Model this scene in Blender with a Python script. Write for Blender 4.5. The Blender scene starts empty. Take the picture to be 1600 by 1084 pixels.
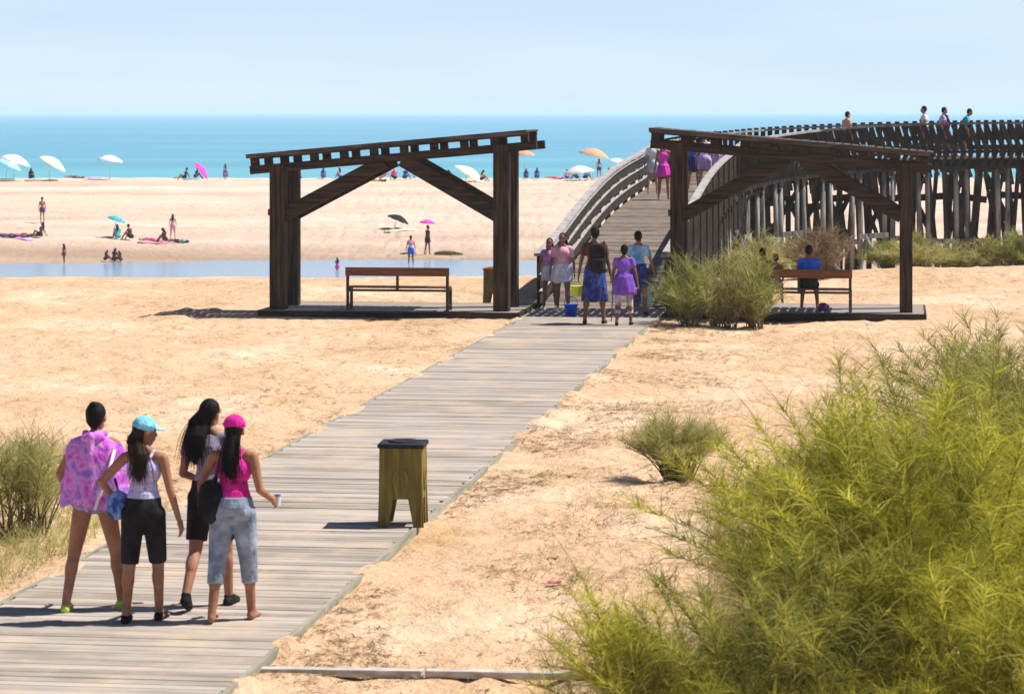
import bpy, math, random
from mathutils import Vector, Matrix, Euler, noise
R = math.radians
random.seed(7)
S = bpy.context.scene
COL = S.collection
# ------------------------------------------------------------------ camera constants
FX, HC, CX, HY = 4444.4, 4.0, 800.0, 175.0     # focal length in photo pixels, eye height, principal column, horizon row
HEAD = math.atan(0.135)                        # heading of the boardwalk, to the right of straight ahead

def mix(a, b, t): return a + (b - a) * t
def interp(tab, x):
    if x <= tab[0][0]: return tab[0][1]
    for (x0, y0), (x1, y1) in zip(tab, tab[1:]):
        if x <= x1:
            return mix(y0, y1, (x - x0) / (x1 - x0))
    return tab[-1][1]
def sm(x): x = max(0, min(1, x)); return x * x * (3 - 2 * x)

PROF = [(-60, -.05), (64, -.05), (70, -.14), (76, -.42), (90, -1.30), (110, -2.6), (134, -4.25), (145, -4.55), (154, -4.22),
        (160, -3.88), (175, -2.92), (190, -2.2), (205, -1.75), (222, -1.44), (232, -1.40), (240, -2.2), (256, -4.3), (300, -6.5), (800, -10), (60000, -30)]
def path_lr(y): return (-7.30 + .135 * y, -4.63 + .135 * y)
def gz(x, y):
    n1 = noise.noise(Vector((x * .05, y * .03, 0))) if abs(x) < 3000 and y < 3000 else 0
    yy = y + (6 * n1 if 100 < y < 170 else 3 * n1) * (1 if y < 400 else 0)
    z = interp(PROF, yy)
    if y < 260 and abs(x) < 400:
        a = 1.0 if y < 100 else 1.6
        v = .09 * noise.noise(Vector((x * .32, y * .22, 3))) + .035 * noise.noise(Vector((x * 1.3, y * .9, 7))) + .018 * noise.noise(Vector((x * 3.7, y * 3.1, 1)))
        fp = noise.noise(Vector((x * 2.2 + 5, y * 1.8, 9)))
        v += -.06 * sm((fp - .25) * 5) + (.03 * sm((noise.noise(Vector((x * 3.1, y * 2.4, 17))) - .2) * 5) - .045 * sm((noise.noise(Vector((x * 2.9, y * 2.3, 40))) - .22) * 6) if y < 75 else 0)
        l, r = path_lr(y)
        if y < 62:
            dd = max(l - x, x - r, 0)
            k = sm(dd / 1.6)
            v = v * (.25 + .75 * k) - (.02 if dd == 0 else 0) + .10 * k * max(0, noise.noise(Vector((x * .2, y * .15, 21))) + .1)
            if dd == 0 and 56 < y: v -= .05
            if 52 < y < 61 and (dd < 6.5): v = min(v, .02) - .02 * sm(1 - abs(y - 57) / 4)
        if 10 < y < 58:
            e = min(abs(x - l), abs(x - r)); v += .095 * sm(1 - e / .3) * sm(noise.noise(Vector((x * .8, y * 1.1, 31))) * 3.2 + .25)
        z += v * a
        if 60 < y < 80: z += .13 * noise.noise(Vector((x * .18, 2.2, 5))) * sm((y - 60) / 6) * sm((80 - y) / 6)
        if 165 < y < 226:   # a low soft ridge across the far beach
            rc = 196 + .16 * x + 3 * math.sin(x * .07)
            z += .28 * math.exp(-((y - rc) / 3.2) ** 2) * sm((y - 165) / 12)
        if x > 6 and 66 < y < 100: z += .28 * sm((x - 6) / 5) * sm((y - 66) / 8)
    return z
def hit(px, py, dmin=15.0):
    """the point of the ground seen at this place of the photograph"""
    d = dmin
    while d < 260:
        x = (px - CX) * d / FX; z = HC - (py - HY) * d / FX
        if gz(x, d) >= z: break
        d += .25
    x = (px - CX) * d / FX
    return Vector((x, d, gz(x, d)))
def at(px, py, d): return Vector(((px - CX) * d / FX, d, HC - (py - HY) * d / FX))
def flat(px, py, z=0.0):
    d = FX * (HC - z) / (py - HY); return Vector(((px - CX) * d / FX, d, z))

# ------------------------------------------------------------------ materials
def ramp(nt, fac, stops):
    r = nt.nodes.new('ShaderNodeValToRGB')
    e = r.color_ramp.elements
    e[0].position, e[0].color = stops[0][0], (*stops[0][1], 1)
    e[1].position, e[1].color = stops[-1][0], (*stops[-1][1], 1)
    for p, c in stops[1:-1]:
        k = e.new(p); k.color = (*c, 1)
    nt.links.new(fac, r.inputs[0]); return r.outputs[0]
def nmat(name):
    m = bpy.data.materials.new(name); m.use_nodes = True
    nt = m.node_tree; b = nt.nodes['Principled BSDF']
    return m, nt, b
def tnoise(nt, scale, detail=4, stretch=(1, 1, 1), coord='Object', rough=.55):
    tc = nt.nodes.new('ShaderNodeTexCoord'); mp = nt.nodes.new('ShaderNodeMapping')
    mp.inputs['Scale'].default_value = stretch
    nt.links.new(tc.outputs[coord], mp.inputs[0])
    n = nt.nodes.new('ShaderNodeTexNoise'); n.inputs['Scale'].default_value = scale; n.inputs['Detail'].default_value = detail
    n.inputs['Roughness'].default_value = rough
    nt.links.new(mp.outputs[0], n.inputs[0]); return n.outputs['Fac']
def bump(nt, b, fac, strength, dist=.01):
    bp = nt.nodes.new('ShaderNodeBump'); bp.inputs['Strength'].default_value = strength; bp.inputs['Distance'].default_value = dist
    nt.links.new(fac, bp.inputs['Height']); nt.links.new(bp.outputs[0], b.inputs['Normal'])
def pm(name, c1, c2, scale=6, rough=.8, bmp=.3, dist=.01, stretch=(1, 1, 1), spec=.3, lo=.35, hi=.65, island=0.0):
    m, nt, b = nmat(name)
    f = tnoise(nt, scale, 5, stretch)
    if island:
        g = nt.nodes.new('ShaderNodeNewGeometry'); mm = nt.nodes.new('ShaderNodeMath'); mm.operation = 'MULTIPLY_ADD'
        mm.inputs[1].default_value = island; nt.links.new(g.outputs['Random Per Island'], mm.inputs[0]); 
        m2 = nt.nodes.new('ShaderNodeMath'); m2.operation = 'SUBTRACT'; nt.links.new(f, m2.inputs[0]); m2.inputs[1].default_value = island / 2
        nt.links.new(m2.outputs[0], mm.inputs[2]); f2 = mm.outputs[0]
    else: f2 = f
    nt.links.new(ramp(nt, f2, [(lo, c1), (hi, c2)]), b.inputs['Base Color'])
    b.inputs['Roughness'].default_value = rough; b.inputs['Specular IOR Level'].default_value = spec
    if bmp: bump(nt, b, f, bmp, dist)
    return m
M = {}
def sand_mat():
    m, nt, b = nmat('sand')
    geo = nt.nodes.new('ShaderNodeNewGeometry'); sp = nt.nodes.new('ShaderNodeSeparateXYZ'); nt.links.new(geo.outputs['Position'], sp.inputs[0])
    big = tnoise(nt, .35, 5, (1, .6, 1)); fine = tnoise(nt, 5, 8, (1, .8, 1), rough=.7); 
    near = ramp(nt, big, [(.30, (.57, .375, .23)), (.50, (.645, .435, .285)), (.68, (.73, .555, .405))])
    finec = ramp(nt, fine, [(.30, (.66, .56, .48)), (.46, (.92, .90, .86)), (.7, (1.06, 1.05, 1.03))])
    mu = nt.nodes.new('ShaderNodeMix'); mu.data_type = 'RGBA'; mu.blend_type = 'MULTIPLY'; mu.inputs[0].default_value = .8
    nt.links.new(near, mu.inputs[6]); nt.links.new(finec, mu.inputs[7])
    # the beach beyond the lagoon is paler; the band at the water is damp and darker
    gn = tnoise(nt, .55, 6, (1, .45, 1), rough=.62); gm = nt.nodes.new('ShaderNodeMapRange'); gm.inputs[1].default_value = .54; gm.inputs[2].default_value = .68; gm.inputs[4].default_value = .45; nt.links.new(gn, gm.inputs[0])
    gmx = nt.nodes.new('ShaderNodeMix'); gmx.data_type = 'RGBA'; nt.links.new(gm.outputs[0], gmx.inputs[0]); nt.links.new(mu.outputs[2], gmx.inputs[6]); gmx.inputs[7].default_value = (.40, .26, .10, 1)
    mu = gmx
    farf = nt.nodes.new('ShaderNodeMapRange'); farf.inputs[1].default_value = 100; farf.inputs[2].default_value = 172
    nt.links.new(sp.outputs[1], farf.inputs[0])
    fn = tnoise(nt, .05, 6, (.5, 3.0, 1), rough=.6)
    farc = ramp(nt, fn, [(.3, (.47, .34, .26)), (.46, (.60, .45, .355)), (.56, (.65, .50, .40)), (.7, (.73, .60, .50))])
    wet = nt.nodes.new('ShaderNodeMapRange'); wet.inputs[1].default_value = -4.2; wet.inputs[2].default_value = -2.9
    wn = nt.nodes.new('ShaderNodeMath'); wn.operation = 'MULTIPLY_ADD'; wn.inputs[1].default_value = .5
    nt.links.new(fn, wn.inputs[0]); nt.links.new(sp.outputs[2], wn.inputs[2])
    nt.links.new(wn.outputs[0], wet.inputs[0])
    wc = ramp(nt, wet.outputs[0], [(0, (.58, .56, .55)), (.45, (.74, .72, .70)), (1, (1, 1, 1))])
    mw = nt.nodes.new('ShaderNodeMix'); mw.data_type = 'RGBA'; mw.blend_type = 'MULTIPLY'; mw.inputs[0].default_value = 1
    nt.links.new(farc, mw.inputs[6]); nt.links.new(wc, mw.inputs[7])
    mx = nt.nodes.new('ShaderNodeMix'); mx.data_type = 'RGBA'
    nt.links.new(farf.outputs[0], mx.inputs[0]); nt.links.new(mu.outputs[2], mx.inputs[6]); nt.links.new(mw.outputs[2], mx.inputs[7])
    nt.links.new(mx.outputs[2], b.inputs['Base Color'])
    b.inputs['Roughness'].default_value = .95; b.inputs['Specular IOR Level'].default_value = .1
    mid = tnoise(nt, 1.9, 7, (1, .8, 1), rough=.65)
    bump(nt, b, mid, 1.0, .17)
    return m
def water_mat(name, near, far, y0, y1, rough, wscale, bstr, st=(1, 2.5, 1)):
    m, nt, b = nmat(name)
    geo = nt.nodes.new('ShaderNodeNewGeometry'); sp = nt.nodes.new('ShaderNodeSeparateXYZ'); nt.links.new(geo.outputs['Position'], sp.inputs[0])
    lg = nt.nodes.new('ShaderNodeMath'); lg.operation = 'LOGARITHM'; lg.inputs[1].default_value = 10; nt.links.new(sp.outputs[1], lg.inputs[0])
    mr = nt.nodes.new('ShaderNodeMapRange'); mr.inputs[1].default_value = math.log10(y0); mr.inputs[2].default_value = math.log10(y1); nt.links.new(lg.outputs[0], mr.inputs[0])
    nf = tnoise(nt, .006, 4, (.3, 1, 1))
    ad = nt.nodes.new('ShaderNodeMath'); ad.operation = 'MULTIPLY_ADD'; ad.inputs[1].default_value = .5; nt.links.new(nf, ad.inputs[0]); nt.links.new(mr.outputs[0], ad.inputs[2])
    c0 = ramp(nt, ad.outputs[0], [(.25, near), (.75, far), ])
    sk = tnoise(nt, .012, 6, (.35, 1.6, 1), rough=.6); sc = ramp(nt, sk, [(.34, (.72, .80, .86)), (.52, (1, 1, 1)), (.68, (1.5, 1.28, 1.15))])
    ms = nt.nodes.new('ShaderNodeMix'); ms.data_type = 'RGBA'; ms.blend_type = 'MULTIPLY'; ms.inputs[0].default_value = .9
    nt.links.new(c0, ms.inputs[6]); nt.links.new(sc, ms.inputs[7]); nt.links.new(ms.outputs[2], b.inputs['Base Color'])
    b.inputs['Roughness'].default_value = rough; b.inputs['Specular IOR Level'].default_value = .35
    bump(nt, b, tnoise(nt, wscale, 6, st), bstr, .3)
    return m
def leaf_mat(name, cols, trans=.35):
    m, nt, b = nmat(name)
    g = nt.nodes.new('ShaderNodeNewGeometry')
    n = tnoise(nt, 1.6, 2)
    ad = nt.nodes.new('ShaderNodeMath'); ad.operation = 'MULTIPLY_ADD'; ad.inputs[1].default_value = .55; nt.links.new(g.outputs['Random Per Island'], ad.inputs[0])
    sb = nt.nodes.new('ShaderNodeMath'); sb.operation = 'MULTIPLY_ADD'; sb.inputs[1].default_value = 1.3; sb.inputs[2].default_value = -.42; nt.links.new(n, sb.inputs[0]); nt.links.new(sb.outputs[0], ad.inputs[2])
    c = ramp(nt, ad.outputs[0], [(i / (len(cols) - 1), k) for i, k in enumerate(cols)])
    nt.links.new(c, b.inputs['Base Color']); b.inputs['Roughness'].default_value = .6; b.inputs['Specular IOR Level'].default_value = .25
    t = nt.nodes.new('ShaderNodeBsdfTranslucent'); nt.links.new(c, t.inputs[0])
    mx = nt.nodes.new('ShaderNodeMixShader'); mx.inputs[0].default_value = trans
    nt.links.new(b.outputs[0], mx.inputs[1]); nt.links.new(t.outputs[0], mx.inputs[2])
    nt.links.new(mx.outputs[0], nt.nodes['Material Output'].inputs[0])
    return m
def cloth(name, c1, c2=None, scale=9, lo=.42, hi=.58, rough=.85):
    if name in M: return M[name]
    c2 = c2 or tuple(x * .75 for x in c1)
    m = pm(name, c1, c2, scale, rough, .9, .04, (1, 1, .6), .15, lo, hi); M[name] = m; return m
def stripes(name, cols, scale, rough=.85):
    m, nt, b = nmat(name)
    n = tnoise(nt, scale, 3)
    nt.links.new(ramp(nt, n, [(.3 + .4 * i / (len(cols) - 1), c) for i, c in enumerate(cols)]), b.inputs['Base Color'])
    b.inputs['Roughness'].default_value = rough; b.inputs['Specular IOR Level'].default_value = .15
    bump(nt, b, tnoise(nt, 9, 4, (1, 1, .5)), .9, .05); M[name] = m; return m
def hairm(name, c):
    m = pm(name, c, tuple(x * 1.8 + .002 for x in c), 18, .65, .8, .02, (1, 1, .08), .12); M[name] = m; return m
M['sand'] = sand_mat()
M['sea'] = water_mat('sea', (.10, .44, .45), (.085, .33, .48), 240, 1500, .32, .25, .5)
M['lagoon'] = water_mat('lagoon', (.20, .32, .47), (.27, .38, .50), 100, 200, .16, .7, .22)
M['plank'] = pm('walkway_wood', (.265, .22, .18), (.46, .40, .35), 2.2, .85, .6, .010, (.5, 3, 3), .22, .30, .72, island=.34)
nt_ = M['plank'].node_tree; b_n = nt_.nodes['Principled BSDF']; lk = b_n.inputs['Base Color'].links[0].from_socket
dn = tnoise(nt_, .9, 7, (1, .7, 1), rough=.68); dr = nt_.nodes.new('ShaderNodeMapRange'); dr.inputs[1].default_value = .50; dr.inputs[2].default_value = .66; dr.inputs[4].default_value = .62; nt_.links.new(dn, dr.inputs[0])
dm = nt_.nodes.new('ShaderNodeMix'); dm.data_type = 'RGBA'; nt_.links.new(dr.outputs[0], dm.inputs[0]); nt_.links.new(lk, dm.inputs[6]); dm.inputs[7].default_value = (.56, .42, .30, 1); nt_.links.new(dm.outputs[2], b_n.inputs['Base Color'])
M['edge'] = pm('edge_wood', (.20, .20, .15), (.36, .34, .27), 3, .85, .4, .01, (4, .3, 4), .25)
M['timber_v'] = pm('dark_timber_upright', (.012, .007, .005), (.085, .052, .034), 3.5, .75, .7, .02, (5, 5, .35), .3, .38, .72)
M['timber_h'] = pm('dark_timber_level', (.012, .007, .005), (.070, .042, .028), 3.5, .75, .7, .02, (.35, 5, 5), .3, .38, .72)
M['grey_top'] = pm('grey_weathered_lit_top', (.27, .24, .23), (.45, .41, .41), 4, .8, .5, .01, (1, 1, 1), .3)  # grey handrail wood, also the painted sunlit edges of the rail boards
M['rail_wood'] = pm('greyed_rail_wood', (.007, .006, .005), (.034, .029, .024), 4, .8, .6, .01, (1, 1, 1), .3, .35, .68, island=.2)
M['rail_grey'] = pm('dark_greyed_rail', (.05, .045, .042), (.15, .135, .125), 4, .8, .6, .01, (1, 1, 1), .3)
M['pile'] = pm('weathered_lit_pile', (.045, .05, .05), (.34, .335, .33), 2.2, .85, .7, .02, (3, 3, .4), .2, .36, .66, island=.3)  # weathered near piles, their sunlight put into the pale tone
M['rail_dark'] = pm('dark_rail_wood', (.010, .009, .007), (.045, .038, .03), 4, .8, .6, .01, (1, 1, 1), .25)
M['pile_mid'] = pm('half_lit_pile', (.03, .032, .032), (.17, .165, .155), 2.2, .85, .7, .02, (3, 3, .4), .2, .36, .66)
M['pile_dark'] = pm('shaded_dark_pile', (.018, .02, .02), (.09, .09, .085), 2.2, .85, .7, .02, (3, 3, .4), .2, .36, .66)  # rear timbers darkened in colour to stand in for shade under the deck
M['deckside'] = pm('deck_boards', (.09, .065, .05), (.30, .24, .20), 3.2, .8, .5, .01, (1, 6, 1), .2, island=.3)
M['bench_wood'] = pm('bench_wood', (.12, .036, .012), (.23, .08, .028), 4, .6, .4, .006, (.4, 6, 6), .35)
M['iron'] = pm('dark_iron', (.02, .02, .022), (.05, .047, .045), 12, .5, .2, .004)
M['bin_wood'] = pm('olive_wood', (.115, .090, .016), (.27, .21, .05), 4, .7, .6, .01, (5, 5, .5), .3, .35, .68)
M['bin_orange_lit'] = pm('sunlit_orange_wood', (.30, .10, .02), (.45, .17, .04), 5, .7, .4, .01, (1, 5, 5), .3)  # orange sunlight on the bin top, put into its colour
M['lid'] = pm('black_lid', (.008, .010, .016), (.035, .04, .055), 8, .75, .2, .005, spec=.12)
M['skin_tan'] = pm('tanned_skin', (.25, .105, .055), (.42, .20, .11), 5, .6, .1, .004, spec=.35)
M['skin_brown'] = pm('brown_skin', (.17, .075, .042), (.23, .105, .06), 3, .55, .1, .004, spec=.35)
M['skin_fair'] = pm('fair_skin', (.44, .235, .15), (.53, .30, .20), 3, .55, .1, .004, spec=.35)
M['hair_black'] = hairm('black_hair', (.005, .004, .004)); M['hair_brown'] = hairm('brown_hair', (.020, .010, .006))
M['eye'] = pm('eye_dark', (.01, .008, .006), (.02, .015, .01), 3, .2, 0)
M['bark'] = pm('shrub_stem', (.10, .075, .035), (.20, .16, .07), 8, .85, .5, .01)

# ------------------------------------------------------------------ mesh helper
class MB:
    def __init__(s): s.v = []; s.f = []
    def add(s, vs, fs):
        o = len(s.v); s.v += [Vector(v) for v in vs]; s.f += [tuple(i + o for i in f) for f in fs]; return s
    def box(s, c, size, rot=None):
        hx, hy, hz = size[0] / 2, size[1] / 2, size[2] / 2
        vs = [Vector((x * hx, y * hy, z * hz)) for x in (-1, 1) for y in (-1, 1) for z in (-1, 1)]
        if rot is not None: vs = [rot @ v for v in vs]
        c = Vector(c)
        return s.add([c + v for v in vs], [(0, 1, 3, 2), (4, 6, 7, 5), (0, 4, 5, 1), (2, 3, 7, 6), (0, 2, 6, 4), (1, 5, 7, 3)])
    def bar(s, p0, p1, w, h, up=(0, 0, 1)):
        """rectangular bar from p0 to p1: w sideways, h along up"""
        p0, p1 = Vector(p0), Vector(p1); d = p1 - p0; L = d.length; d.normalize(); u = Vector(up)
        if abs(d.dot(u)) > .98: u = Vector((0, 1, 0))
        x = d.cross(u).normalized(); z = x.cross(d).normalized()
        m = Matrix((x, d, z)).transposed()
        return s.box((p0 + p1) / 2, (w, L, h), m)
    def tube(s, pts, rs, n=10, cap=True):
        pts = [Vector(p) for p in pts]; m = len(pts); vs = []; fs = []
        ref = None
        for i, p in enumerate(pts):
            d = (pts[min(i + 1, m - 1)] - pts[max(i - 1, 0)]).normalized()
            if ref is None: ref = d.orthogonal().normalized()
            ref = (ref - d * ref.dot(d)).normalized(); b = d.cross(ref)
            for k in range(n):
                a = 2 * math.pi * k / n; vs.append(p + (ref * math.cos(a) + b * math.sin(a)) * rs[i])
        for i in range(m - 1):
            for k in range(n):
                fs.append((i * n + k, i * n + (k + 1) % n, (i + 1) * n + (k + 1) % n, (i + 1) * n + k))
        if cap:
            fs.append(tuple(reversed(range(n)))); fs.append(tuple((m - 1) * n + k for k in range(n)))
        return s.add(vs, fs)
    def capsule(s, p0, p1, r0, r1, n=14, flat1=False):
        p0, p1 = Vector(p0), Vector(p1); d = p1 - p0; L = max(d.length, 1e-4); d = d / L
        pts = []; rs = []
        for k in range(5):
            a = (k / 4.6 + .08) * math.pi / 2; pts.append(p0 - d * r0 * math.cos(a)); rs.append(r0 * math.sin(a))
        for k in range(1, 6): pts.append(p0 + d * L * k / 6); rs.append(mix(r0, r1, k / 6))
        if flat1: pts.append(p1); rs.append(r1)
        else:
            for k in range(5, 0, -1):
                a = ((k - 1) / 4.6 + .08) * math.pi / 2; pts.append(p1 + d * r1 * math.cos(a)); rs.append(r1 * math.sin(a))
        return s.tube(pts, rs, n)
    def ell(s, c, r, rot=None, n=16, m=10):
        c = Vector(c); vs = []; fs = []
        for i in range(m + 1):
            a = math.pi * i / m
            for k in range(n):
                b = 2 * math.pi * k / n
                v = Vector((math.sin(a) * math.cos(b) * r[0], math.sin(a) * math.sin(b) * r[1], math.cos(a) * r[2]))
                if rot is not None: v = rot @ v
                vs.append(c + v)
        for i in range(m):
            for k in range(n): fs.append((i * n + k, (i + 1) * n + k, (i + 1) * n + (k + 1) % n, i * n + (k + 1) % n))
        return s.add(vs, fs)
    def sweep(s, pts, w, h):
        """flat-lying rectangular section (w across, h tall) along pts"""
        pts = [Vector(p) for p in pts]; m = len(pts); vs = []; fs = []
        for i, p in enumerate(pts):
            d = (pts[min(i + 1, m - 1)] - pts[max(i - 1, 0)]); x = Vector((d.y, -d.x, 0)).normalized()
            for a, b in ((-1, -1), (1, -1), (1, 1), (-1, 1)): vs.append(p + x * w / 2 * a + Vector((0, 0, h / 2 * b)))
        for i in range(m - 1):
            for k in range(4): fs.append((i * 4 + k, i * 4 + (k + 1) % 4, (i + 1) * 4 + (k + 1) % 4, (i + 1) * 4 + k))
        fs.append((3, 2, 1, 0)); fs.append(tuple((m - 1) * 4 + k for k in range(4)))
        return s.add(vs, fs)
    def ribbon(s, pts, w, side):
        vs = []; n = len(pts)
        for i, p in enumerate(pts):
            ww = w * (1 - .8 * i / (n - 1)) / 2
            vs += [p - side * ww, p + side * ww]
        return s.add(vs, [(2 * i, 2 * i + 1, 2 * i + 3, 2 * i + 2) for i in range(n - 1)])
    def xf(s, m): s.v = [m @ v for v in s.v]; return s
    def mesh(s, name, mat, smooth=False):
        me = bpy.data.meshes.new(name); me.from_pydata([tuple(v) for v in s.v], [], s.f); me.update()
        me.materials.append(mat)
        if smooth: me.polygons.foreach_set('use_smooth', [True] * len(me.polygons))
        return me
    def build(s, name, mat, parent=None, smooth=False, bevel=0, loc=None):
        o = bpy.data.objects.new(name, s.mesh(name, mat, smooth)); COL.objects.link(o)
        if parent is not None: o.parent = parent
        if loc is not None: o.location = loc
        if bevel:
            b = o.modifiers.new('Bevel', 'BEVEL'); b.width = bevel; b.segments = 2; b.limit_method = 'ANGLE'
        return o
def tag(o, label=None, cat=None, group=None, kind=None):
    for k, v in (('label', label), ('category', cat), ('group', group), ('kind', kind)):
        if v: o[k] = v
    return o
def empty(name, loc, rz, label, cat, group=None):
    o = bpy.data.objects.new(name, None); COL.objects.link(o); o.location = loc; o.rotation_euler = (0, 0, rz)
    o.empty_display_size = .2
    return tag(o, label, cat, group)
def bake(mb, name, mat, voxel, smooth_it=3):
    """fuse overlapping pieces into one continuous skin"""
    t = bpy.data.objects.new('bake_source', mb.mesh('bake_source', mat)); COL.objects.link(t)
    r = t.modifiers.new('r', 'REMESH'); r.mode = 'VOXEL'; r.voxel_size = voxel; r.use_smooth_shade = True
    if smooth_it:
        q = t.modifiers.new('s', 'SMOOTH'); q.factor = .5; q.iterations = smooth_it
    dg = bpy.context.evaluated_depsgraph_get(); dg.update()
    me = bpy.data.meshes.new_from_object(t.evaluated_get(dg)); me.name = name
    if not me.materials: me.materials.append(mat)
    old = t.data; bpy.data.objects.remove(t); bpy.data.meshes.remove(old)
    me.polygons.foreach_set('use_smooth', [True] * len(me.polygons))
    return me

# ------------------------------------------------------------------ people
def ang(side, fwd, out):
    f, o = R(fwd), R(out)
    return Vector((side * math.sin(o), math.sin(f) * math.cos(o), -math.cos(f) * math.cos(o)))
PINK = (.78, .05, .36)
def person(pos, h, label, pose=None, skin='skin_tan', hair=('short', 'hair_black'), top=None, bottom=None, skirt=None, cap=None, shoes=None,
           poncho=None, rz=0.0, voxel=.02, group=None, build=1.0, fingers=False, ground=0.0, ziso=None):
    """rz turns the figure about the vertical, 0 = facing away from the camera; local +y is the way it faces"""
    P = dict(lean=2, side=0, L=(0, 4, 0), Rg=(0, 4, 0), AL=(0, 12, 8, 8), AR=(0, 12, 8, 8), turn=0, nod=0, tilt=0, pitch=0)
    P.update(pose or {})
    u = h / 1.7; w = build
    J = {}
    J['pel'] = Vector((0, 0, 0))
    Tm = Matrix.Rotation(R(-P['lean']), 3, 'X') @ Matrix.Rotation(R(P['side']), 3, 'Y')
    T = lambda x, y, z: Tm @ Vector((x * u, y * u, z * u))
    b = MB()
    # legs
    legs = {}
    for nm, sd in (('L', -1), ('Rg', 1)):
        fw, out, kn = P[nm][:3]
        hp = Vector((sd * .088 * u, 0, -.03 * u)); k = hp + ang(sd, fw, out) * .42 * u
        a = k + ang(sd, fw - kn, out * .7) * .40 * u
        fa = P[nm][3] if len(P[nm]) > 3 else 0
        fd = Vector((sd * .12, math.cos(R(fa)), -math.sin(R(fa)))).normalized()
        legs[nm] = (hp, k, a, fd)
        b.capsule(hp, k, .088 * u * w, .055 * u); b.capsule(k, a, .053 * u, .036 * u)
        sh = (a - k).normalized(); back = Vector((0, -1, 0)); back = (back - sh * back.dot(sh)).normalized()
        b.ell(k + (a - k) * .3 + back * .012 * u, (.055 * u * w, .052 * u * w, .12 * u), (a - k).to_track_quat('Z', 'Y').to_matrix())
        heel = a + Vector((0, -.025 * u, -.045 * u)); ball = a + fd * .12 * u + Vector((0, 0, -.052 * u))
        b.capsule(a, heel, .034 * u, .032 * u, 12); b.capsule(heel, ball, .034 * u, .026 * u, 12); b.capsule(a, ball, .03 * u, .02 * u, 12)
        for q in range(5):
            off = Vector(((q - 2) * .014 * u, 0, 0)); b.capsule(ball + off, ball + off + fd * (.05 - .004 * abs(q - (1 if sd > 0 else 3))) * u + Vector((0, 0, -.004)), .012 * u, .010 * u, 8)
        b.ell(hp + Vector((0, -.038 * u, .005 * u)), (.078 * u * w, .072 * u, .075 * u))
    b.ell((0, 0, .03 * u), (.148 * u * w, .10 * u * w, .12 * u))
    b.ell(T(0, .005, .17), (.112 * u * w, .083 * u * w, .15 * u), Tm)
    b.ell(T(0, 0, .34), (.135 * u * w, .095 * u, .17 * u), Tm)
    b.ell(T(0, .05, .35), (.115 * u * w, .065 * u * w, .09 * u), Tm)
    b.capsule(T(-.125, -.005, .445), T(.125, -.005, .445), .052 * u, .052 * u)
    b.capsule(T(-.06, -.005, .47), T(0, 0, .53), .05 * u, .045 * u); b.capsule(T(.06, -.005, .47), T(0, 0, .53), .05 * u, .045 * u)
    nb = T(0, .0, .49); hc = T(0, .02, .65)
    b.capsule(nb, hc - Vector((0, 0, .03 * u)), .047 * u, .044 * u)
    Hm = Tm @ Matrix.Rotation(R(-P['turn']), 3, 'Z') @ Matrix.Rotation(R(-P['nod']), 3, 'X') @ Matrix.Rotation(R(P['tilt']), 3, 'Y')
    HD = lambda x, y, z: hc + Hm @ Vector((x * u, y * u, z * u))
    b.ell(HD(0, -.008, .025), (.075 * u, .092 * u, .095 * u), Hm); b.ell(HD(0, .03, -.045), (.055 * u, .06 * u, .07 * u), Hm)
    b.ell(HD(0, .055, -.085), (.028 * u, .025 * u, .022 * u), Hm)
    b.capsule(HD(0, .083, .02), HD(0, .102, -.018), .010 * u, .015 * u, 8)
    b.ell(HD(0, .088, -.052), (.026 * u, .010 * u, .010 * u), Hm)
    for sx in (-1, 1):
        b.ell(HD(sx * .077, -.005, -.005), (.010 * u, .022 * u, .032 * u), Hm)
        b.ell(HD(sx * .032, .078, .038), (.024 * u, .014 * u, .009 * u), Hm)
    arms = {}
    for nm, sd in (('AL', -1), ('AR', 1)):
        f1, o1, f2, o2 = P[nm][:4]
        s0 = T(sd * .165, -.005, .44); e = s0 + ang(sd, f1, o1) * .28 * u; wv = ang(sd, f2, o2); ws = e + wv * .245 * u
        arms[nm] = (s0, e, ws, wv)
        b.capsule(s0, e, .046 * u * w, .034 * u); b.capsule(e, ws, .035 * u, .024 * u)
        inw = Vector((-sd, .25, 0)); inw = (inw - wv * inw.dot(wv)).normalized(); acr = wv.cross(inw).normalized()
        pc = ws + wv * .05 * u
        rot = Matrix((inw, acr, wv)).transposed()
        b.ell(pc, (.017 * u, .04 * u, .055 * u), rot)
        fwd = acr if acr.y > 0 else -acr
        for q in range(4):
            base = ws + wv * .085 * u + acr * (q - 1.5) * .020 * u
            ln = (.070, .078, .074, .058)[q] * u
            mid = base + wv * ln * .5 + inw * .010 * u; tip = mid + wv * ln * .40 + inw * .026 * u
            b.capsule(base, mid, .0105 * u, .0095 * u, 8); b.capsule(mid, tip, .0095 * u, .0075 * u, 8)
        t0 = ws + wv * .03 * u + fwd * .03 * u; t1 = t0 + (wv * .5 + fwd * .6 + inw * .3).normalized() * .035 * u
        b.capsule(t0, t1, .013 * u, .011 * u, 8); b.capsule(t1, t1 + (wv * .9 + inw * .3).normalized() * .028 * u, .011 * u, .008 * u, 8)
    parts = []   # (name, MB, material, voxel scale, smooth)
    parts.append(('body', b, M[skin], 1, 2))
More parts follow.
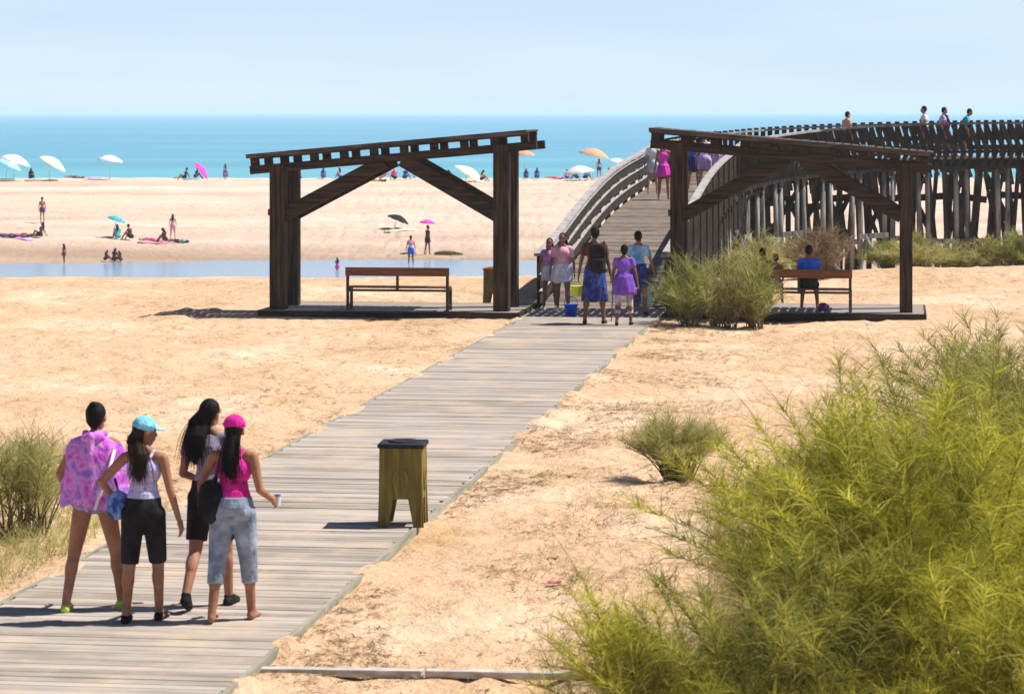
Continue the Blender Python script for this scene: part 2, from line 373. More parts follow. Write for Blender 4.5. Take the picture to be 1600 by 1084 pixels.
    if poncho:
        c = MB()
        for rr, z0 in ((0, 0),): pass
        N = 40; vs = []; fs = []
        rows = [(.545, .055, .055), (.505, .12, .085), (.46, .235, .125), (.39, .285, .15), (.25, .305, .165), (.12, .325, .175), (-.02, .33, .185), (-.08, .325, .18)]
        for inner in (0, 1):
            for i, (z, rx, ry) in enumerate(rows):
                for k in range(N):
                    a = 2 * math.pi * k / N
                    fold = 1 + .07 * (i / 7) * math.sin(a * 7 + .8) + .05 * (i / 7) * math.sin(a * 4 + 2)
                    dz = -.05 * math.cos(a - .4) * (i / 7) - (.05 * max(0, math.sin(a * 2 + 1.2)) * (i / 7) ** 3)
                    g = fold * (1 if not inner else .93)
                    vs.append(T(math.cos(a) * rx * g * .88, math.sin(a) * ry * g, z + dz))
        nr = len(rows)
        for i in range(nr - 1):
            for k in range(N):
                k2 = (k + 1) % N
                fs.append((i * N + k, (i + 1) * N + k, (i + 1) * N + k2, i * N + k2))
                o = nr * N; fs.append((o + i * N + k2, o + (i + 1) * N + k2, o + (i + 1) * N + k, o + i * N + k))
        for k in range(N):
            k2 = (k + 1) % N; a, c2 = (nr - 1) * N, nr * N + (nr - 1) * N
            fs.append((a + k, c2 + k, c2 + k2, a + k2)); fs.append((k2, nr * N + k2, nr * N + k, k))
        c.add(vs, fs)
        # hood lying on the upper back
        hd = MB(); hd.ell(T(0, -.085, .49), (.105 * u, .065 * u, .045 * u), Tm); hd.capsule(T(-.08, -.02, .525), T(0, -.11, .50), .03 * u, .035 * u); hd.capsule(T(.08, -.02, .525), T(0, -.11, .50), .03 * u, .035 * u)
        hd.capsule(T(0, -.11, .49), T(0, -.16, .36), .05 * u, .02 * u)
        parts.append(('towel_poncho', c, poncho, 0, 0)); parts.append(('hood', hd, poncho, .9, 3))
        tr = MB(); tr.tube([T(.19, -.10, .40), T(.15, -.165, .2), T(.10, -.185, .05), T(.06, -.195, -.08)], [.014 * u] * 4, 8)
        parts.append(('white_trim', tr, M['white_cloth'], 0, 0))
    if top:
        mt, sl, low = top     # material, sleeve fraction (0 none .. 2 wrist), lower edge
        c = MB(); g = .013 * u
        c.ell(T(0, .005, .17), (.112 * u * w + g, .083 * u * w + g, .15 * u + g), Tm); c.ell(T(0, .03, .34), (.135 * u * w + g, .105 * u + g, .15 * u), Tm)
        c.ell(T(0, -.005, .34), (.137 * u * w + g, .097 * u + g, (.165 if sl else .13) * u), Tm)
        c.capsule(T(0, 0, .22), T(0, 0, low), .09 * u, .088 * u, flat1=True)
        wl = .148 * w + .012
        c.add(*frustum([(T(0, 0, .16), .118 * u * w + g, .088 * u * w + g), (T(0, 0, .06), .142 * u * w + g, .105 * u * w + g * 1.6), (T(0, -.005, low), wl * u + g, .118 * u * w + g)]))
        if sl:
            c.capsule(T(-.13, -.005, .445), T(.13, -.005, .445), .052 * u + g * .4, .052 * u + g * .4)
            for nm, sd in (('AL', -1), ('AR', 1)):
                s0, e, ws, wv = arms[nm]
                if sl <= 1: c.capsule(s0, s0 + (e - s0) * sl, .046 * u * w + g * .7, mix(.046 * w, .038, sl) * u + g * 1.1, flat1=True)
                else: c.capsule(s0, e, .048 * u * w + g, .037 * u + g); c.capsule(e, e + (ws - e) * (sl - 1), .037 * u + g, .03 * u + g, flat1=True)
        else:
            for sx in (-1, 1):
                c.tube([T(sx * .07, -.075, .44), T(sx * .085, -.03, .497), T(sx * .08, .03, .50), T(sx * .07, .09, .43)], [.016 * u] * 4, 8)
        parts.append(('top', c, mt, 1, 2))
    if bottom:
        mt, ln = bottom[:2]; g = (bottom[2] if len(bottom) > 2 else .014) * u
        c = MB()
        c.ell((0, 0, .03 * u), (.148 * u * w + g, .10 * u * w + g, .11 * u)); c.add(*frustum([(Vector((0, -.01 * u, -.03 * u)), .15 * u * w + g, .115 * u * w + g), (Vector((0, -.012 * u, .03 * u)), .148 * u * w + g, .118 * u * w + g), (T(0, -.004, .115), .135 * u * w + g, .10 * u * w + g)])); c.ell((0, -.01 * u, -.055 * u), (.12 * u * w, .105 * u * w + g * .5, .075 * u))
        for nm, sd in (('L', -1), ('Rg', 1)):
            hp, k, a, fd = legs[nm]
            c.ell(hp + Vector((0, -.040 * u, .01 * u)), (.083 * u * w + g * .9, .078 * u + g * .9, .082 * u))
            if ln <= 1: c.capsule(hp, hp + (k - hp) * ln, .089 * u * w + g, mix(.088 * w, .058, ln) * u + g * 1.2, flat1=True)
            else: c.capsule(hp, k, .088 * u * w + g, .058 * u + g); c.capsule(k, k + (a - k) * (ln - 1), .058 * u + g, .050 * u + g, flat1=True)
        parts.append(('trousers' if ln > 1 else 'shorts', c, mt, 1, 2))
    if skirt:
        mt, z0, z1, r0, r1 = skirt
        N = 36; vs = []; fs = []; rows = 7
        for inner in (0, 1):
            for i in range(rows):
                t = i / (rows - 1)
                for k in range(N):
                    a = 2 * math.pi * k / N; f = (1 + .07 * t * math.sin(a * 9)) * (1 - .06 * inner)
                    rr = mix(r0, r1, t ** .8) * f; zz = mix(z0, z1, t) + .012 * math.sin(a * 5) * t
                    base = T(0, 0, zz) if zz > 0 else Vector((0, 0, zz * u))
                    vs.append(base + Vector((math.cos(a) * rr * u, math.sin(a) * rr * .8 * u, 0)))
        for i in range(rows - 1):
            for k in range(N):
                k2 = (k + 1) % N; o = rows * N
                fs.append((i * N + k, (i + 1) * N + k, (i + 1) * N + k2, i * N + k2)); fs.append((o + i * N + k2, o + (i + 1) * N + k2, o + (i + 1) * N + k, o + i * N + k))
        for k in range(N):
            k2 = (k + 1) % N; a, c2 = (rows - 1) * N, rows * N + (rows - 1) * N; fs.append((a + k, c2 + k, c2 + k2, a + k2)); fs.append((k2, rows * N + k2, rows * N + k, k))
        c = MB().add(vs, fs); parts.append(('skirt', c, mt, 0, 0))
    if hair:
        st, hm = hair; c = MB()
        c.ell(HD(0, -.022, .035), (.083 * u, .093 * u, .096 * u), Hm); c.ell(HD(0, -.05, -.01), (.072 * u, .055 * u, .07 * u), Hm)
        if st == 'bun': c.ell(HD(0, -.06, .10), (.045 * u, .045 * u, .035 * u), Hm); c.ell(HD(0, -.055, -.045), (.045 * u, .04 * u, .05 * u), Hm)
        if st in ('long', 'tail', 'side'):
            k = {'long': .075, 'tail': .05, 'side': .07}[st]
            sx = -.09 if st == 'side' else 0
            p = [HD(0, -.06, .0), HD(sx * .4, -.09, -.08), T(sx * 1.0, -.115, .47), T(sx * 1.1, -.12, .38), T(sx * 1.1, -.125, .27)]
            for o in (-1, 0, 1):
                q = [x + Vector((o * k * .55 * u, -abs(o) * -.012 * u, 0)) for x in p]
                q[-1] += Vector((0, 0, (.03 if o else -.02) * u + .02 * o * u)); q[0] -= Vector((o * .01 * u, 0, 0))
                c.tube(q, [k * .72 * u, k * .78 * u, k * .72 * u, k * .6 * u, k * .22 * u], 12)
        parts.append(('hair', c, M[hm], 1, 2))
        if voxel < .012 and st in ('long', 'tail', 'side'):
            hs = MB(); rn = random.Random(int(h * 1000))
            for i in range(150):
                o = Vector((rn.gauss(0, .42) * k * u * 1.5, rn.gauss(0, .3) * k * u, 0)); q = [x + o * (.8 + .15 * j_) + Vector((0, -.012 * u, 0)) for j_, x in enumerate(p)]
                q = [q[0] - o * .3] + q[1:]; q[-1] += Vector((rn.gauss(0, .018), rn.gauss(0, .012), rn.uniform(-.06, .05) * u))
                hs.ribbon([q[0]] + [(q[j_] + q[j_ + 1]) / 2 for j_ in range(4)] + [q[-1]], .009 * u, Vector((1, 0, 0)))
            parts.append(('hair_strands', hs, M[hm], 0, 0))
    if cap:
        mt, brim = cap; c = MB()
        c.ell(HD(0, -.012, .055), (.092 * u, .104 * u, .085 * u), Hm)
        c.tube([HD(0, -.014, .052), HD(0, -.014, .075)], [.098 * u, .094 * u], 20)
        bm = MB(); vs = []; fs = []; n = 14
        for zz in (0, .010):
            for i in range(n + 1):
                a = math.pi * i / n
                vs.append(HD(.075 * math.cos(a), .065 + .0 * math.sin(a), .045 + zz)); vs.append(HD(.082 * math.cos(a), .065 + .105 * math.sin(a) ** .8, .028 + zz))
        L = (n + 1) * 2
        for i in range(n):
            fs.append((2 * i, 2 * i + 2, 2 * i + 3, 2 * i + 1)); fs.append((L + 2 * i, L + 2 * i + 1, L + 2 * i + 3, L + 2 * i + 2)); fs.append((2 * i + 1, 2 * i + 3, L + 2 * i + 3, L + 2 * i + 1))
        bm.add(vs, fs)
        parts.append(('cap', c, mt, .8, 1))
        if brim: parts.append(('cap_brim', bm, mt, 0, 0))
    if shoes:
        mt, kind = shoes
        for nm in ('L', 'Rg'):
            hp, k, a, fd = legs[nm]; c = MB()
            heel = a + Vector((0, -.03 * u, -.05 * u)); ball = a + fd * .15 * u + Vector((0, 0, -.057 * u))
            if kind == 'flip':
                c.capsule(heel - Vector((0, 0, .026 * u)), ball - Vector((0, 0, .016 * u)), .030 * u, .034 * u, 12)
                c.capsule(heel, a + Vector((0, .0, -.025 * u)), .040 * u, .036 * u, 12); c.capsule(a + Vector((0, .04 * u, -.035 * u)), ball, .036 * u, .034 * u, 12)
            else:
                c.capsule(heel, ball, .043 * u, .038 * u, 12); c.capsule(a + Vector((0, 0, -.01 * u)), ball, .042 * u, .034 * u, 12)
            parts.append(('shoe', c, mt, .9, 2))
    ey = None
    if voxel < .016:
        ey = MB()
        for sx in (-1, 1): ey.ell(HD(sx * .031, .080, .020), (.013 * u, .008 * u, .007 * u), Hm, 10, 6)
        parts.append(('eyes', ey, M['eye'], 0, 0))
        mo = MB().ell(HD(0, .095, -.052), (.022 * u, .006 * u, .006 * u), Hm, 10, 6); parts.append(('mouth', mo, M['lip'], 0, 0))
    root = empty('person', pos, R(rz), label, 'person', group)
    made = {}
    pm_ = Matrix.Rotation(R(P['pitch']), 4, 'X')
    zmin = min((pm_ @ v).z for v in b.v)
    if ziso is not None: zmin = -ziso
    off = Matrix.Translation((0, 0, -zmin)) @ pm_
    for nm, mb, mt, vk, si in parts:
        mb.xf(off)
        if vk: me = bake(mb, nm, mt, voxel * vk, si)
        else: me = mb.mesh(nm, mt, True)
        o = bpy.data.objects.new(nm, me); COL.objects.link(o); made[nm] = o
        o.parent = made.get({'hair_strands': 'hair', 'cap_brim': 'cap', 'hood': 'towel_poncho', 'white_trim': 'towel_poncho', 'eyes': 'body', 'mouth': 'body'}.get(nm), root)
    hands = {k: (off @ (arms[k][2] + arms[k][3] * .07 * u)) for k in arms}
    RZ = Matrix.Rotation(R(rz), 3, 'Z')
    return root, {k: Vector(pos) + RZ @ v for k, v in hands.items()}
def frustum(rows, N=24):
    vs = []; fs = []
    for c, rx, ry in rows:
        for k in range(N):
            a = 2 * math.pi * k / N; vs.append(c + Vector((math.cos(a) * rx, math.sin(a) * ry, 0)))
    for i in range(len(rows) - 1):
        for k in range(N): fs.append((i * N + k, (i + 1) * N + k, (i + 1) * N + (k + 1) % N, i * N + (k + 1) % N))
    fs.append(tuple(range(N))); fs.append(tuple(reversed([(len(rows) - 1) * N + k for k in range(N)])))
    return vs, fs
M['lip'] = pm('lip', (.25, .07, .05), (.3, .09, .07), 5, .5, 0)
M['white_cloth'] = pm('white_cloth', (.66, .66, .68), (.78, .78, .78), 9, .85, .3)
M['black_cloth'] = cloth('black_cloth', (.008, .008, .010), (.022, .022, .026))
# ------------------------------------------------------------------ sky, sun, camera
w = bpy.data.worlds.new('World'); S.world = w; w.use_nodes = True
nt = w.node_tree; bg = nt.nodes['Background']
sky = nt.nodes.new('ShaderNodeTexSky'); sky.sky_type = 'NISHITA'; sky.sun_disc = False
SUN_EL, SUN_AZ = R(56), R(80)        # azimuth clockwise from straight ahead
sky.sun_elevation = SUN_EL; sky.sun_rotation = SUN_AZ; sky.air_density = .36; sky.dust_density = .12; sky.ozone_density = .8; sky.altitude = 0
tc = nt.nodes.new('ShaderNodeTexCoord'); sz = nt.nodes.new('ShaderNodeSeparateXYZ'); nt.links.new(tc.outputs['Generated'], sz.inputs[0])
mrs = nt.nodes.new('ShaderNodeMapRange'); mrs.inputs[1].default_value = .05; mrs.inputs[2].default_value = .32; mrs.inputs[3].default_value = .72; mrs.inputs[4].default_value = 0; nt.links.new(sz.outputs[2], mrs.inputs[0])
mps = nt.nodes.new('ShaderNodeMapping'); mps.inputs['Scale'].default_value = (3, 3, 26); nt.links.new(tc.outputs['Generated'], mps.inputs[0])
ns_ = nt.nodes.new('ShaderNodeTexNoise'); ns_.inputs['Scale'].default_value = 2.2; ns_.inputs['Detail'].default_value = 3; nt.links.new(mps.outputs[0], ns_.inputs[0])
veil = ramp(nt, ns_.outputs['Fac'], [(.35, (4.15, 5.15, 6.15)), (.7, (4.75, 5.65, 6.3))])
mxs = nt.nodes.new('ShaderNodeMix'); mxs.data_type = 'RGBA'; nt.links.new(mrs.outputs[0], mxs.inputs[0]); nt.links.new(sky.outputs[0], mxs.inputs[6]); nt.links.new(veil, mxs.inputs[7])
nt.links.new(mxs.outputs[2], bg.inputs[0]); bg.inputs[1].default_value = .095
sl = bpy.data.lights.new('sun', 'SUN'); sl.energy = 4.2; sl.angle = R(.5); sl.color = (1, .955, .88)
so = bpy.data.objects.new('sun', sl); COL.objects.link(so)
sd = Vector((math.sin(SUN_AZ) * math.cos(SUN_EL), math.cos(SUN_AZ) * math.cos(SUN_EL), math.sin(SUN_EL)))
so.rotation_euler = sd.to_track_quat('Z', 'Y').to_euler(); so.location = (30, 30, 60)
cd = bpy.data.cameras.new('camera'); co = bpy.data.objects.new('camera', cd); COL.objects.link(co)
cd.sensor_width = 36; cd.lens = FX / 1600 * 36; cd.shift_y = -(542 - HY) / 1600.0
co.location = (0, 0, HC); co.rotation_euler = (R(90), 0, 0); cd.clip_start = .5; cd.clip_end = 90000
cd.dof.use_dof = True; cd.dof.focus_distance = 42; cd.dof.aperture_fstop = 5.6
S.camera = co
S.view_settings.view_transform = 'Standard'; S.view_settings.look = 'None'; S.view_settings.gamma = 1; S.view_settings.exposure = .72
S.cycles.use_denoising = True
hz = MB().box((0, 6000, -16.5), (24000, 12400, 46)); hz = hz.build('haze', bpy.data.materials.new('haze')); tag(hz, kind='stuff')
hm_ = hz.data.materials[0]; hm_.use_nodes = True; hn = hm_.node_tree; hn.nodes.remove(hn.nodes['Principled BSDF'])
pv = hn.nodes.new('ShaderNodeVolumePrincipled'); pv.inputs['Color'].default_value = (.82, .93, 1, 1); pv.inputs['Density'].default_value = 2.2e-4; pv.inputs['Anisotropy'].default_value = 0
hn.links.new(pv.outputs[0], hn.nodes['Material Output'].inputs['Volume'])
S.cycles.volume_bounces = 1
S.cycles.max_bounces = 6; S.cycles.transparent_max_bounces = 8
# ------------------------------------------------------------------ ground, sea, lagoon
def grid(name, xs, ys, zf, mat):
    vs = [(x, y, zf(x, y)) for y in ys for x in xs]; n = len(xs)
    fs = [(j * n + i, j * n + i + 1, (j + 1) * n + i + 1, (j + 1) * n + i) for j in range(len(ys) - 1) for i in range(n - 1)]
    me = bpy.data.meshes.new(name); me.from_pydata(vs, [], fs); me.update(); me.materials.append(mat)
    me.polygons.foreach_set('use_smooth', [True] * len(fs))
    o = bpy.data.objects.new(name, me); COL.objects.link(o); return tag(o, kind='structure')
xs = [-11 + .15 * i for i in range(int(28 / .15))]
a = 17.; st = .2
while a < 9500: xs.append(a); st *= 1.12 if a > 60 else 1.03; a += st
a = -11.; st = .2; ll = []
while a > -9500: a -= st; ll.append(a); st *= 1.12 if a < -60 else 1.03
xs = ll[::-1] + xs
ys = [-40, -20, -5, 5, 10] + [13 + .16 * i for i in range(int(60 / .16))]
a = ys[-1] + .3
while a < 265: ys.append(a); a += .8
st = 2
while a < 9500: ys.append(a); a += st; st *= 1.2
grid('sand_ground', xs, ys, gz, M['sand'])
SEA = -4.2
def geo_range(a, b, s, g):
    r = [a]
    while r[-1] < b: r.append(min(r[-1] + s, b)); s *= g
    return r
sx_ = geo_range(0, 10000, 4, 1.2); sx_ = [-q for q in sx_[:0:-1]] + sx_
grid('sea', sx_, [q for q in geo_range(236, 12000, 3, 1.1)], lambda x, y: SEA, M['sea'])
grid('lagoon', [-400 + 8 * i for i in range(52)] + [12], [118 + 2 * i for i in range(24)], lambda x, y: SEA + .004, M['lagoon'])

# ------------------------------------------------------------------ boardwalk
def boardwalk():
    mb = MB(); L0, L1, pitch = 8.0, 58.0, .148
    y = L0
    while y < L1:
        pitch = random.choice((.135, .145, .15, .155, .17)); y += pitch
        j = random.gauss(0, .022); tl = random.gauss(0, .0018); dz = random.uniform(-.003, .003)
        rot = Matrix.Rotation(tl, 3, 'Z') @ Matrix.Rotation(random.uniform(-.012, .012), 3, 'X')
        mb.box((j, y - pitch / 2, -.02 + dz), (2.62, pitch - random.choice((.003, .004, .004, .006, .010)), .04), rot)
    # local x across the walk, y along it; axis passes through mid line
    o = mb.build('boardwalk', M['plank'])
    y0 = 0.0; o.location = (-5.965, 0, 0); o.rotation_euler = (0, 0, -HEAD); tag(o, kind='structure')
    e = MB()
    for sx in (-1, 1):
        y = L0
        while y < L1 - .5:
            ln = random.uniform(2.4, 3.2); ln = min(ln, L1 - y)
            e.box((sx * 1.325, y + ln / 2, -.040 + random.uniform(-.006, .004)), (.04, ln - .02, .09), Matrix.Rotation(random.uniform(-.003, .003), 3, 'Z')); y += ln
    k = e.build('boardwalk_edge', M['edge']); k.location = o.location; k.rotation_euler = o.rotation_euler; tag(k, kind='structure')
boardwalk()

# ------------------------------------------------------------------ footbridge
BT = [(0, 0), (2.7, .22), (5.2, .5), (7.8, .80), (11.4, 1.14), (14.8, 1.39), (18.9, 1.58), (22.9, 1.70), (27, 1.88), (31, 2.12), (35, 2.38), (39, 2.52), (44, 2.56), (90, 2.56)]
def bz(s): return sum(interp(BT, s + k * .8) for k in (-2, -1, 0, 1, 2)) / 5 if s > 1.6 else interp(BT, s)
S0 = 27.0; RAD = 9.0; P0 = Vector((-5.965 + .135 * 57.6, 57.6)); D0 = Vector((math.sin(HEAD), math.cos(HEAD)))
TURN = R(78)
def bc(s):
    if s <= S0: return P0 + D0 * s, HEAD
    a = min((s - S0) / RAD, TURN); c = P0 + D0 * S0 + Vector((D0.y, -D0.x)) * RAD
    h = HEAD + a; p = c - Vector((math.cos(h), -math.sin(h))) * RAD
    ex = s - S0 - TURN * RAD
    if ex > 0: p = p + Vector((math.sin(h), math.cos(h))) * ex
    return p, h
def bp(s, off, dz=0):
    p, h = bc(s); n = Vector((math.cos(h), -math.sin(h)))
    q = p + n * off; return Vector((q.x, q.y, bz(s) + dz))
def bridge():
    o = tag(empty('footbridge', (P0.x, P0.y, 0), 0, 'long dark wooden footbridge on piles, rising from the boardwalk and bending right', 'bridge'), None)
    base = Vector((P0.x, P0.y, 0))
    def part(mb, nm, mt, **k): mb.xf(Matrix.Translation(-base)); return mb.build(nm, mt, o, **k)
    HW = 1.27; SE = 53.0
    dk = MB(); s = 0.0
    while s < SE:
        a, b_ = bp(s, -HW, -.02), bp(s, HW, -.02); t = bp(s + .12, 0, -.02) - bp(s, 0, -.02)
        dk.bar(a, b_, .125 if s < S0 else .11, .04, up=(-t.normalized().cross((b_ - a).normalized()))); s += .14
    part(dk, 'deck', M['deckside'])
    st = MB()
    ss = [i * .5 for i in range(int(SE * 2) + 1)]
    for off in (-HW + .05, 0, HW - .05): st.sweep([bp(q, off, -.17) for q in ss], .10, .24)
    part(st, 'stringer', M['rail_wood'])
    for sd in (-1, 1):
        tr = MB().sweep([bp(q, sd * (HW + .02), 1.10) for q in ss if q <= 34], .17, .06); part(tr, 'handrail', M['grey_top'])
        tr = MB().sweep([bp(q, sd * (HW + .02), 1.10) for q in ss if q >= 34], .15, .06); part(tr, 'handrail', M['rail_grey'])
    lb = MB(); lt = MB()
    sl_ = [i * .5 for i in range(57)]
    for z in (.22, .56, .87):
        lb.sweep([bp(q, -HW, z) for q in sl_], .045, .26); lt.sweep([bp(q, -HW + .025, z + .135) for q in sl_], .07, .018)
    part(lb, 'rail_boards', M['rail_dark']); part(lt, 'lit_edge_strips', M['grey_top'])  # pale strips paint sunlight onto the upper edges of the boards
    # railing slats of the far (left) side beyond the ramp, upright
    fs_ = MB(); s = 27.5
    while s < SE: fs_.bar(bp(s, -HW, -.1), bp(s, -HW, 1.19), .15, .045, up=(0, 1, 0)); s += .26
    for z in (.3, .62): fs_.sweep([bp(27.5 + q * .5, -HW + .04, z) for q in range(51)], .04, .16)
    part(fs_, 'far_slats', M['rail_wood'])
    # near side: leaning slats above, short reversed slats under the lower rail
    ns = MB(); s = 25.0
    while s < SE:
        ns.bar(bp(s, HW + .03, 1.08), bp(s + .34, HW + .03, .22), .155, .05, up=(0, 1, 0))
        ns.bar(bp(s + .34, HW + .08, .20), bp(s + .16, HW + .08, -.30), .12, .05, up=(0, 1, 0)); s += .265
    part(ns, 'near_slats', M['rail_wood'])
    lr = MB(); sr = [24 + i * .5 for i in range(int((SE - 24) * 2))]
    lr.sweep([bp(q, HW + .03, .20) for q in sr], .07, .09); lr.sweep([bp(q, HW + .08, -.30) for q in sr], .07, .10); part(lr, 'lower_rail', M['rail_wood'])
    # lattice siding down the ramp's near side, crossing slats
    la = MB(); s = -1.0
    while s < 31:
        for sg in (1, -1):
            p = []
            for k in range(0, 25):
                q = s + sg * (k * .11 - 1.2); z = 1.02 - k * .18
                if q < .3 or q > 30.5: continue
                v = bp(q, HW + (.0 if sg > 0 else .045), z)
                
                if v.z > gz(v.x, v.y) - .15 and (z > -.75 or s < 29): p.append(v)
            if len(p) > 2:
                for i in range(len(p) - 1):
                    if (p[i + 1] - p[i]).length < .4: la.bar(p[i], p[i + 1], .035, .10, up=(-D0.x, -D0.y, 0))
        s += .30
    part(la, 'side_lattice', M['rail_wood'])
    k = 0; s = .5
    while s < 28:
        for sd in (-1, 1):
            v = bp(s, sd * (HW + .04), 0); g = gz(v.x, v.y)
            m = MB().box((v.x, v.y, (g - .3 + v.z + 1.12) / 2), (.13, .13, v.z + 1.12 - g + .3), Matrix.Rotation(-HEAD, 3, 'Z')); part(m, 'rail_post', M['timber_v'])
        s += 2.3
    # pile trestles
    hang = MB(); rn = random.Random(5); s = 16.9; i = 0
    while s < 50.6:
        for (off, ds) in ((HW - .05, -.17), (HW - .05, .17), (-HW + .1, .38), (-HW + .1, .78)):
            v = bp(s + ds, off, -.3); g = gz(v.x, v.y); r = rn.uniform(.075, .10)
            m = MB(); x2, y2 = v.x + rn.uniform(-.05, .05), v.y + rn.uniform(-.05, .05)
            m.tube([Vector((x2, y2, g - .4)), Vector(((v.x + x2) / 2 + .02, (v.y + y2) / 2, (g + v.z) / 2)), v], [r * 1.08, r, r * .94], 10)
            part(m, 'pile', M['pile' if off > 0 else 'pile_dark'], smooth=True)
        c = MB(); a, b_ = bp(s, -HW - .1, -.40), bp(s, HW + .12, -.40); c.bar(a, b_, .2, .2); part(c, 'cross_beam', M['timber_h'])
        g = gz(a.x, a.y); zb = -.85 - rn.uniform(0, .2)
        # X braces across each trestle and raking struts low down along it
        x = MB(); v1, v2 = bp(s, HW + .02, -.55), bp(s, -HW + .1, 0); v2.z = g + .25; x.bar(v1, v2, .06, .17)
        v1, v2 = bp(s, -HW + .1, -.55), bp(s, HW + .02, 0); v2.z = g + .25; x.bar(v1, v2, .06, .17)
        part(x, 'brace', M['rail_wood'])
        y = MB(); n1 = bp(s, HW + .12, 0); n2 = bp(s + 1.25, HW + .12, 0); gg = gz(n1.x, n1.y)
        h0 = rn.uniform(.9, 1.3); n1.z = gg + h0; n2.z = gg + h0 + rn.uniform(-.1, .1); y.bar(n1, n2, .07, .16)
        for kk in range(2):
            q = s + rn.uniform(.2, 1.0); t0 = bp(q, HW + .16, 0); t1 = bp(q + rn.choice((-.55, .5, .7)), HW + .3 + .4 * kk, 0); t0.z = gg + h0; t1.z = gz(t1.x, t1.y) - .1
            if s > 19: y.tube([t0, t1], [.06, .07], 8)
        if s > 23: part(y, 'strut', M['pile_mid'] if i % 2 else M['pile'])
        z = MB(); z1 = bp(s, -HW + .3, -.6); z2 = bp(s + 1.35, -HW + .3, 0); z2.z = gz(z2.x, z2.y) + .4; z.bar(z1, z2, .07, .2)
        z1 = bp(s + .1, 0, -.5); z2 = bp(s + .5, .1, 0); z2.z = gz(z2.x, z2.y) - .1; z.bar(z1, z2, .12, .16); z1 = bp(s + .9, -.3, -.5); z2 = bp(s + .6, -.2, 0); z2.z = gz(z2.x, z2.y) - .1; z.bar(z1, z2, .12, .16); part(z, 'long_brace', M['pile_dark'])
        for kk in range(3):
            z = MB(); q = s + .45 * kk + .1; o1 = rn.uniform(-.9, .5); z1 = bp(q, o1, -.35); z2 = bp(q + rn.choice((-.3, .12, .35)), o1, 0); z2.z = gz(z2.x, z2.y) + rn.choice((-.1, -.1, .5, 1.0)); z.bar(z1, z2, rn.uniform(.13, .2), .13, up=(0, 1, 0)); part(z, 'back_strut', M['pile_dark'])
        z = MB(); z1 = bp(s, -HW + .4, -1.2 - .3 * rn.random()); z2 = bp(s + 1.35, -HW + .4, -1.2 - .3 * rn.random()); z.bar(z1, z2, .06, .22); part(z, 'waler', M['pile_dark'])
        for kk in range(5):
            q = s + .27 * kk; z1 = bp(q, HW - .3, -.28); z2 = bp(q + .12, HW - .3, -.28 - rn.uniform(.25, .7)); hang.bar(z1, z2, .13, .05, up=(0, 1, 0))
        s += 1.35; i += 1
    part(hang, 'hanging_slats', M['pile_dark'])
bridge()

# ------------------------------------------------------------------ pergolas
def pergola(org, sgn, label, group, plat, frac):
    """local x to the right along the front, y along the walk. sgn=+1 roof rises to the right"""
    o = empty('pergola', org, -HEAD, label, 'pergola', group)
    W_ = 4.5; D_ = 1.25; PW = .31 if sgn > 0 else .25
    zl, zr = (3.16, 3.66) if sgn > 0 else (3.69, 3.22)
    xl, xr = (-.57, 5.10) if sgn > 0 else (-.52, 5.0)
    top = lambda x: mix(zl, zr, (x - xl) / (xr - xl))
    sl = math.atan2(zr - zl, xr - xl)
    for x in (0, W_):
        for y in (0, D_):
            h = top(x) - .25
            ps_ = MB().box((x, y, (h - .25) / 2 + .0), (PW, PW, h + .25)).build('post', M['timber_v'], o, bevel=.012)
            if 1: 
                c = MB().box((x - PW * .5 - .02, y, 2.0), (.05, .18, .12)); c.build('bolt_plate', M['iron'], ps_)
    n = 10; up_ = (-math.sin(sl), 0, math.cos(sl))
    for y in (0, D_):
        MB().bar((xl, y, top(xl) - .325), (xr + (.10 if sgn > 0 else 0), y, top(xr + .1) - .325), .20, .17).build('beam', M['timber_h'], o, bevel=.01)
        MB().bar((xl, y, top(xl) - .08), (xr - .06, y, top(xr - .06) - .08), .17, .075).build('top_plate', M['timber_h'], o, bevel=.006)
        for i in range(n):
            x = mix(xl + .09, xr - .14, i / (n - 1))
            MB().box((x, y, top(x) - .178), (.15, .19, .125), Matrix.Rotation(-sl, 3, 'Y')).build('spacer_block', M['timber_h'], o, bevel=.005)
    k = MB(); x = xl + .05
    while x < xr - .02:
        k.box((x, D_ / 2 + .12, top(x) - .022 + random.uniform(-.004, .004)), (.125, D_ + 1.0 + random.uniform(-.05, .05), .036), Matrix.Rotation(-sl, 3, 'Y')); x += .165
    k.build('roof_slats', M['roof_slat'], o)
    MB().bar((xl, -.42, top(xl) - .045), (xr - .05, -.42, top(xr - .05) - .045), .04, .085).build('fascia', M['roof_slat'], o, bevel=.004)
    for y in (0, D_):
        MB().bar((.08, y, 1.93), (2.15, y, top(2.15) - .38), .14, .27).build('brace', M['timber_h'], o, bevel=.008)
        MB().bar((W_ - .08, y, 1.95), (W_ - 2.0, y, top(W_ - 2.0) - .38), .14, .27).build('brace', M['timber_h'], o, bevel=.008)
    fl = MB(); x0, x1 = plat; y = -.33
    for i in range(int((D_ + 1.5) / .15)):
        fl.box(((x0 + x1) / 2 + random.uniform(-.01, .01), y + i * .15, .045), (x1 - x0, .14, .045), None)
    fl.build('floor_deck', M['plat'], o)
    fr = MB()
    for yy in (-.415, D_ + 1.12): fr.box(((x0 + x1) / 2, yy, .005), (x1 - x0 + .02, .05, .12))
    for xx in (x0 - .02, x1 + .02): fr.box((xx, D_ / 2 + .35, .005), (.05, D_ + 1.50, .12))
    fr.build('floor_frame', M['timber_h'], o)
    return o
M['roof_slat'] = pm('greyed_slat', (.035, .026, .022), (.12, .095, .08), 3.5, .8, .5, .01, (.4, 5, 5), .3)
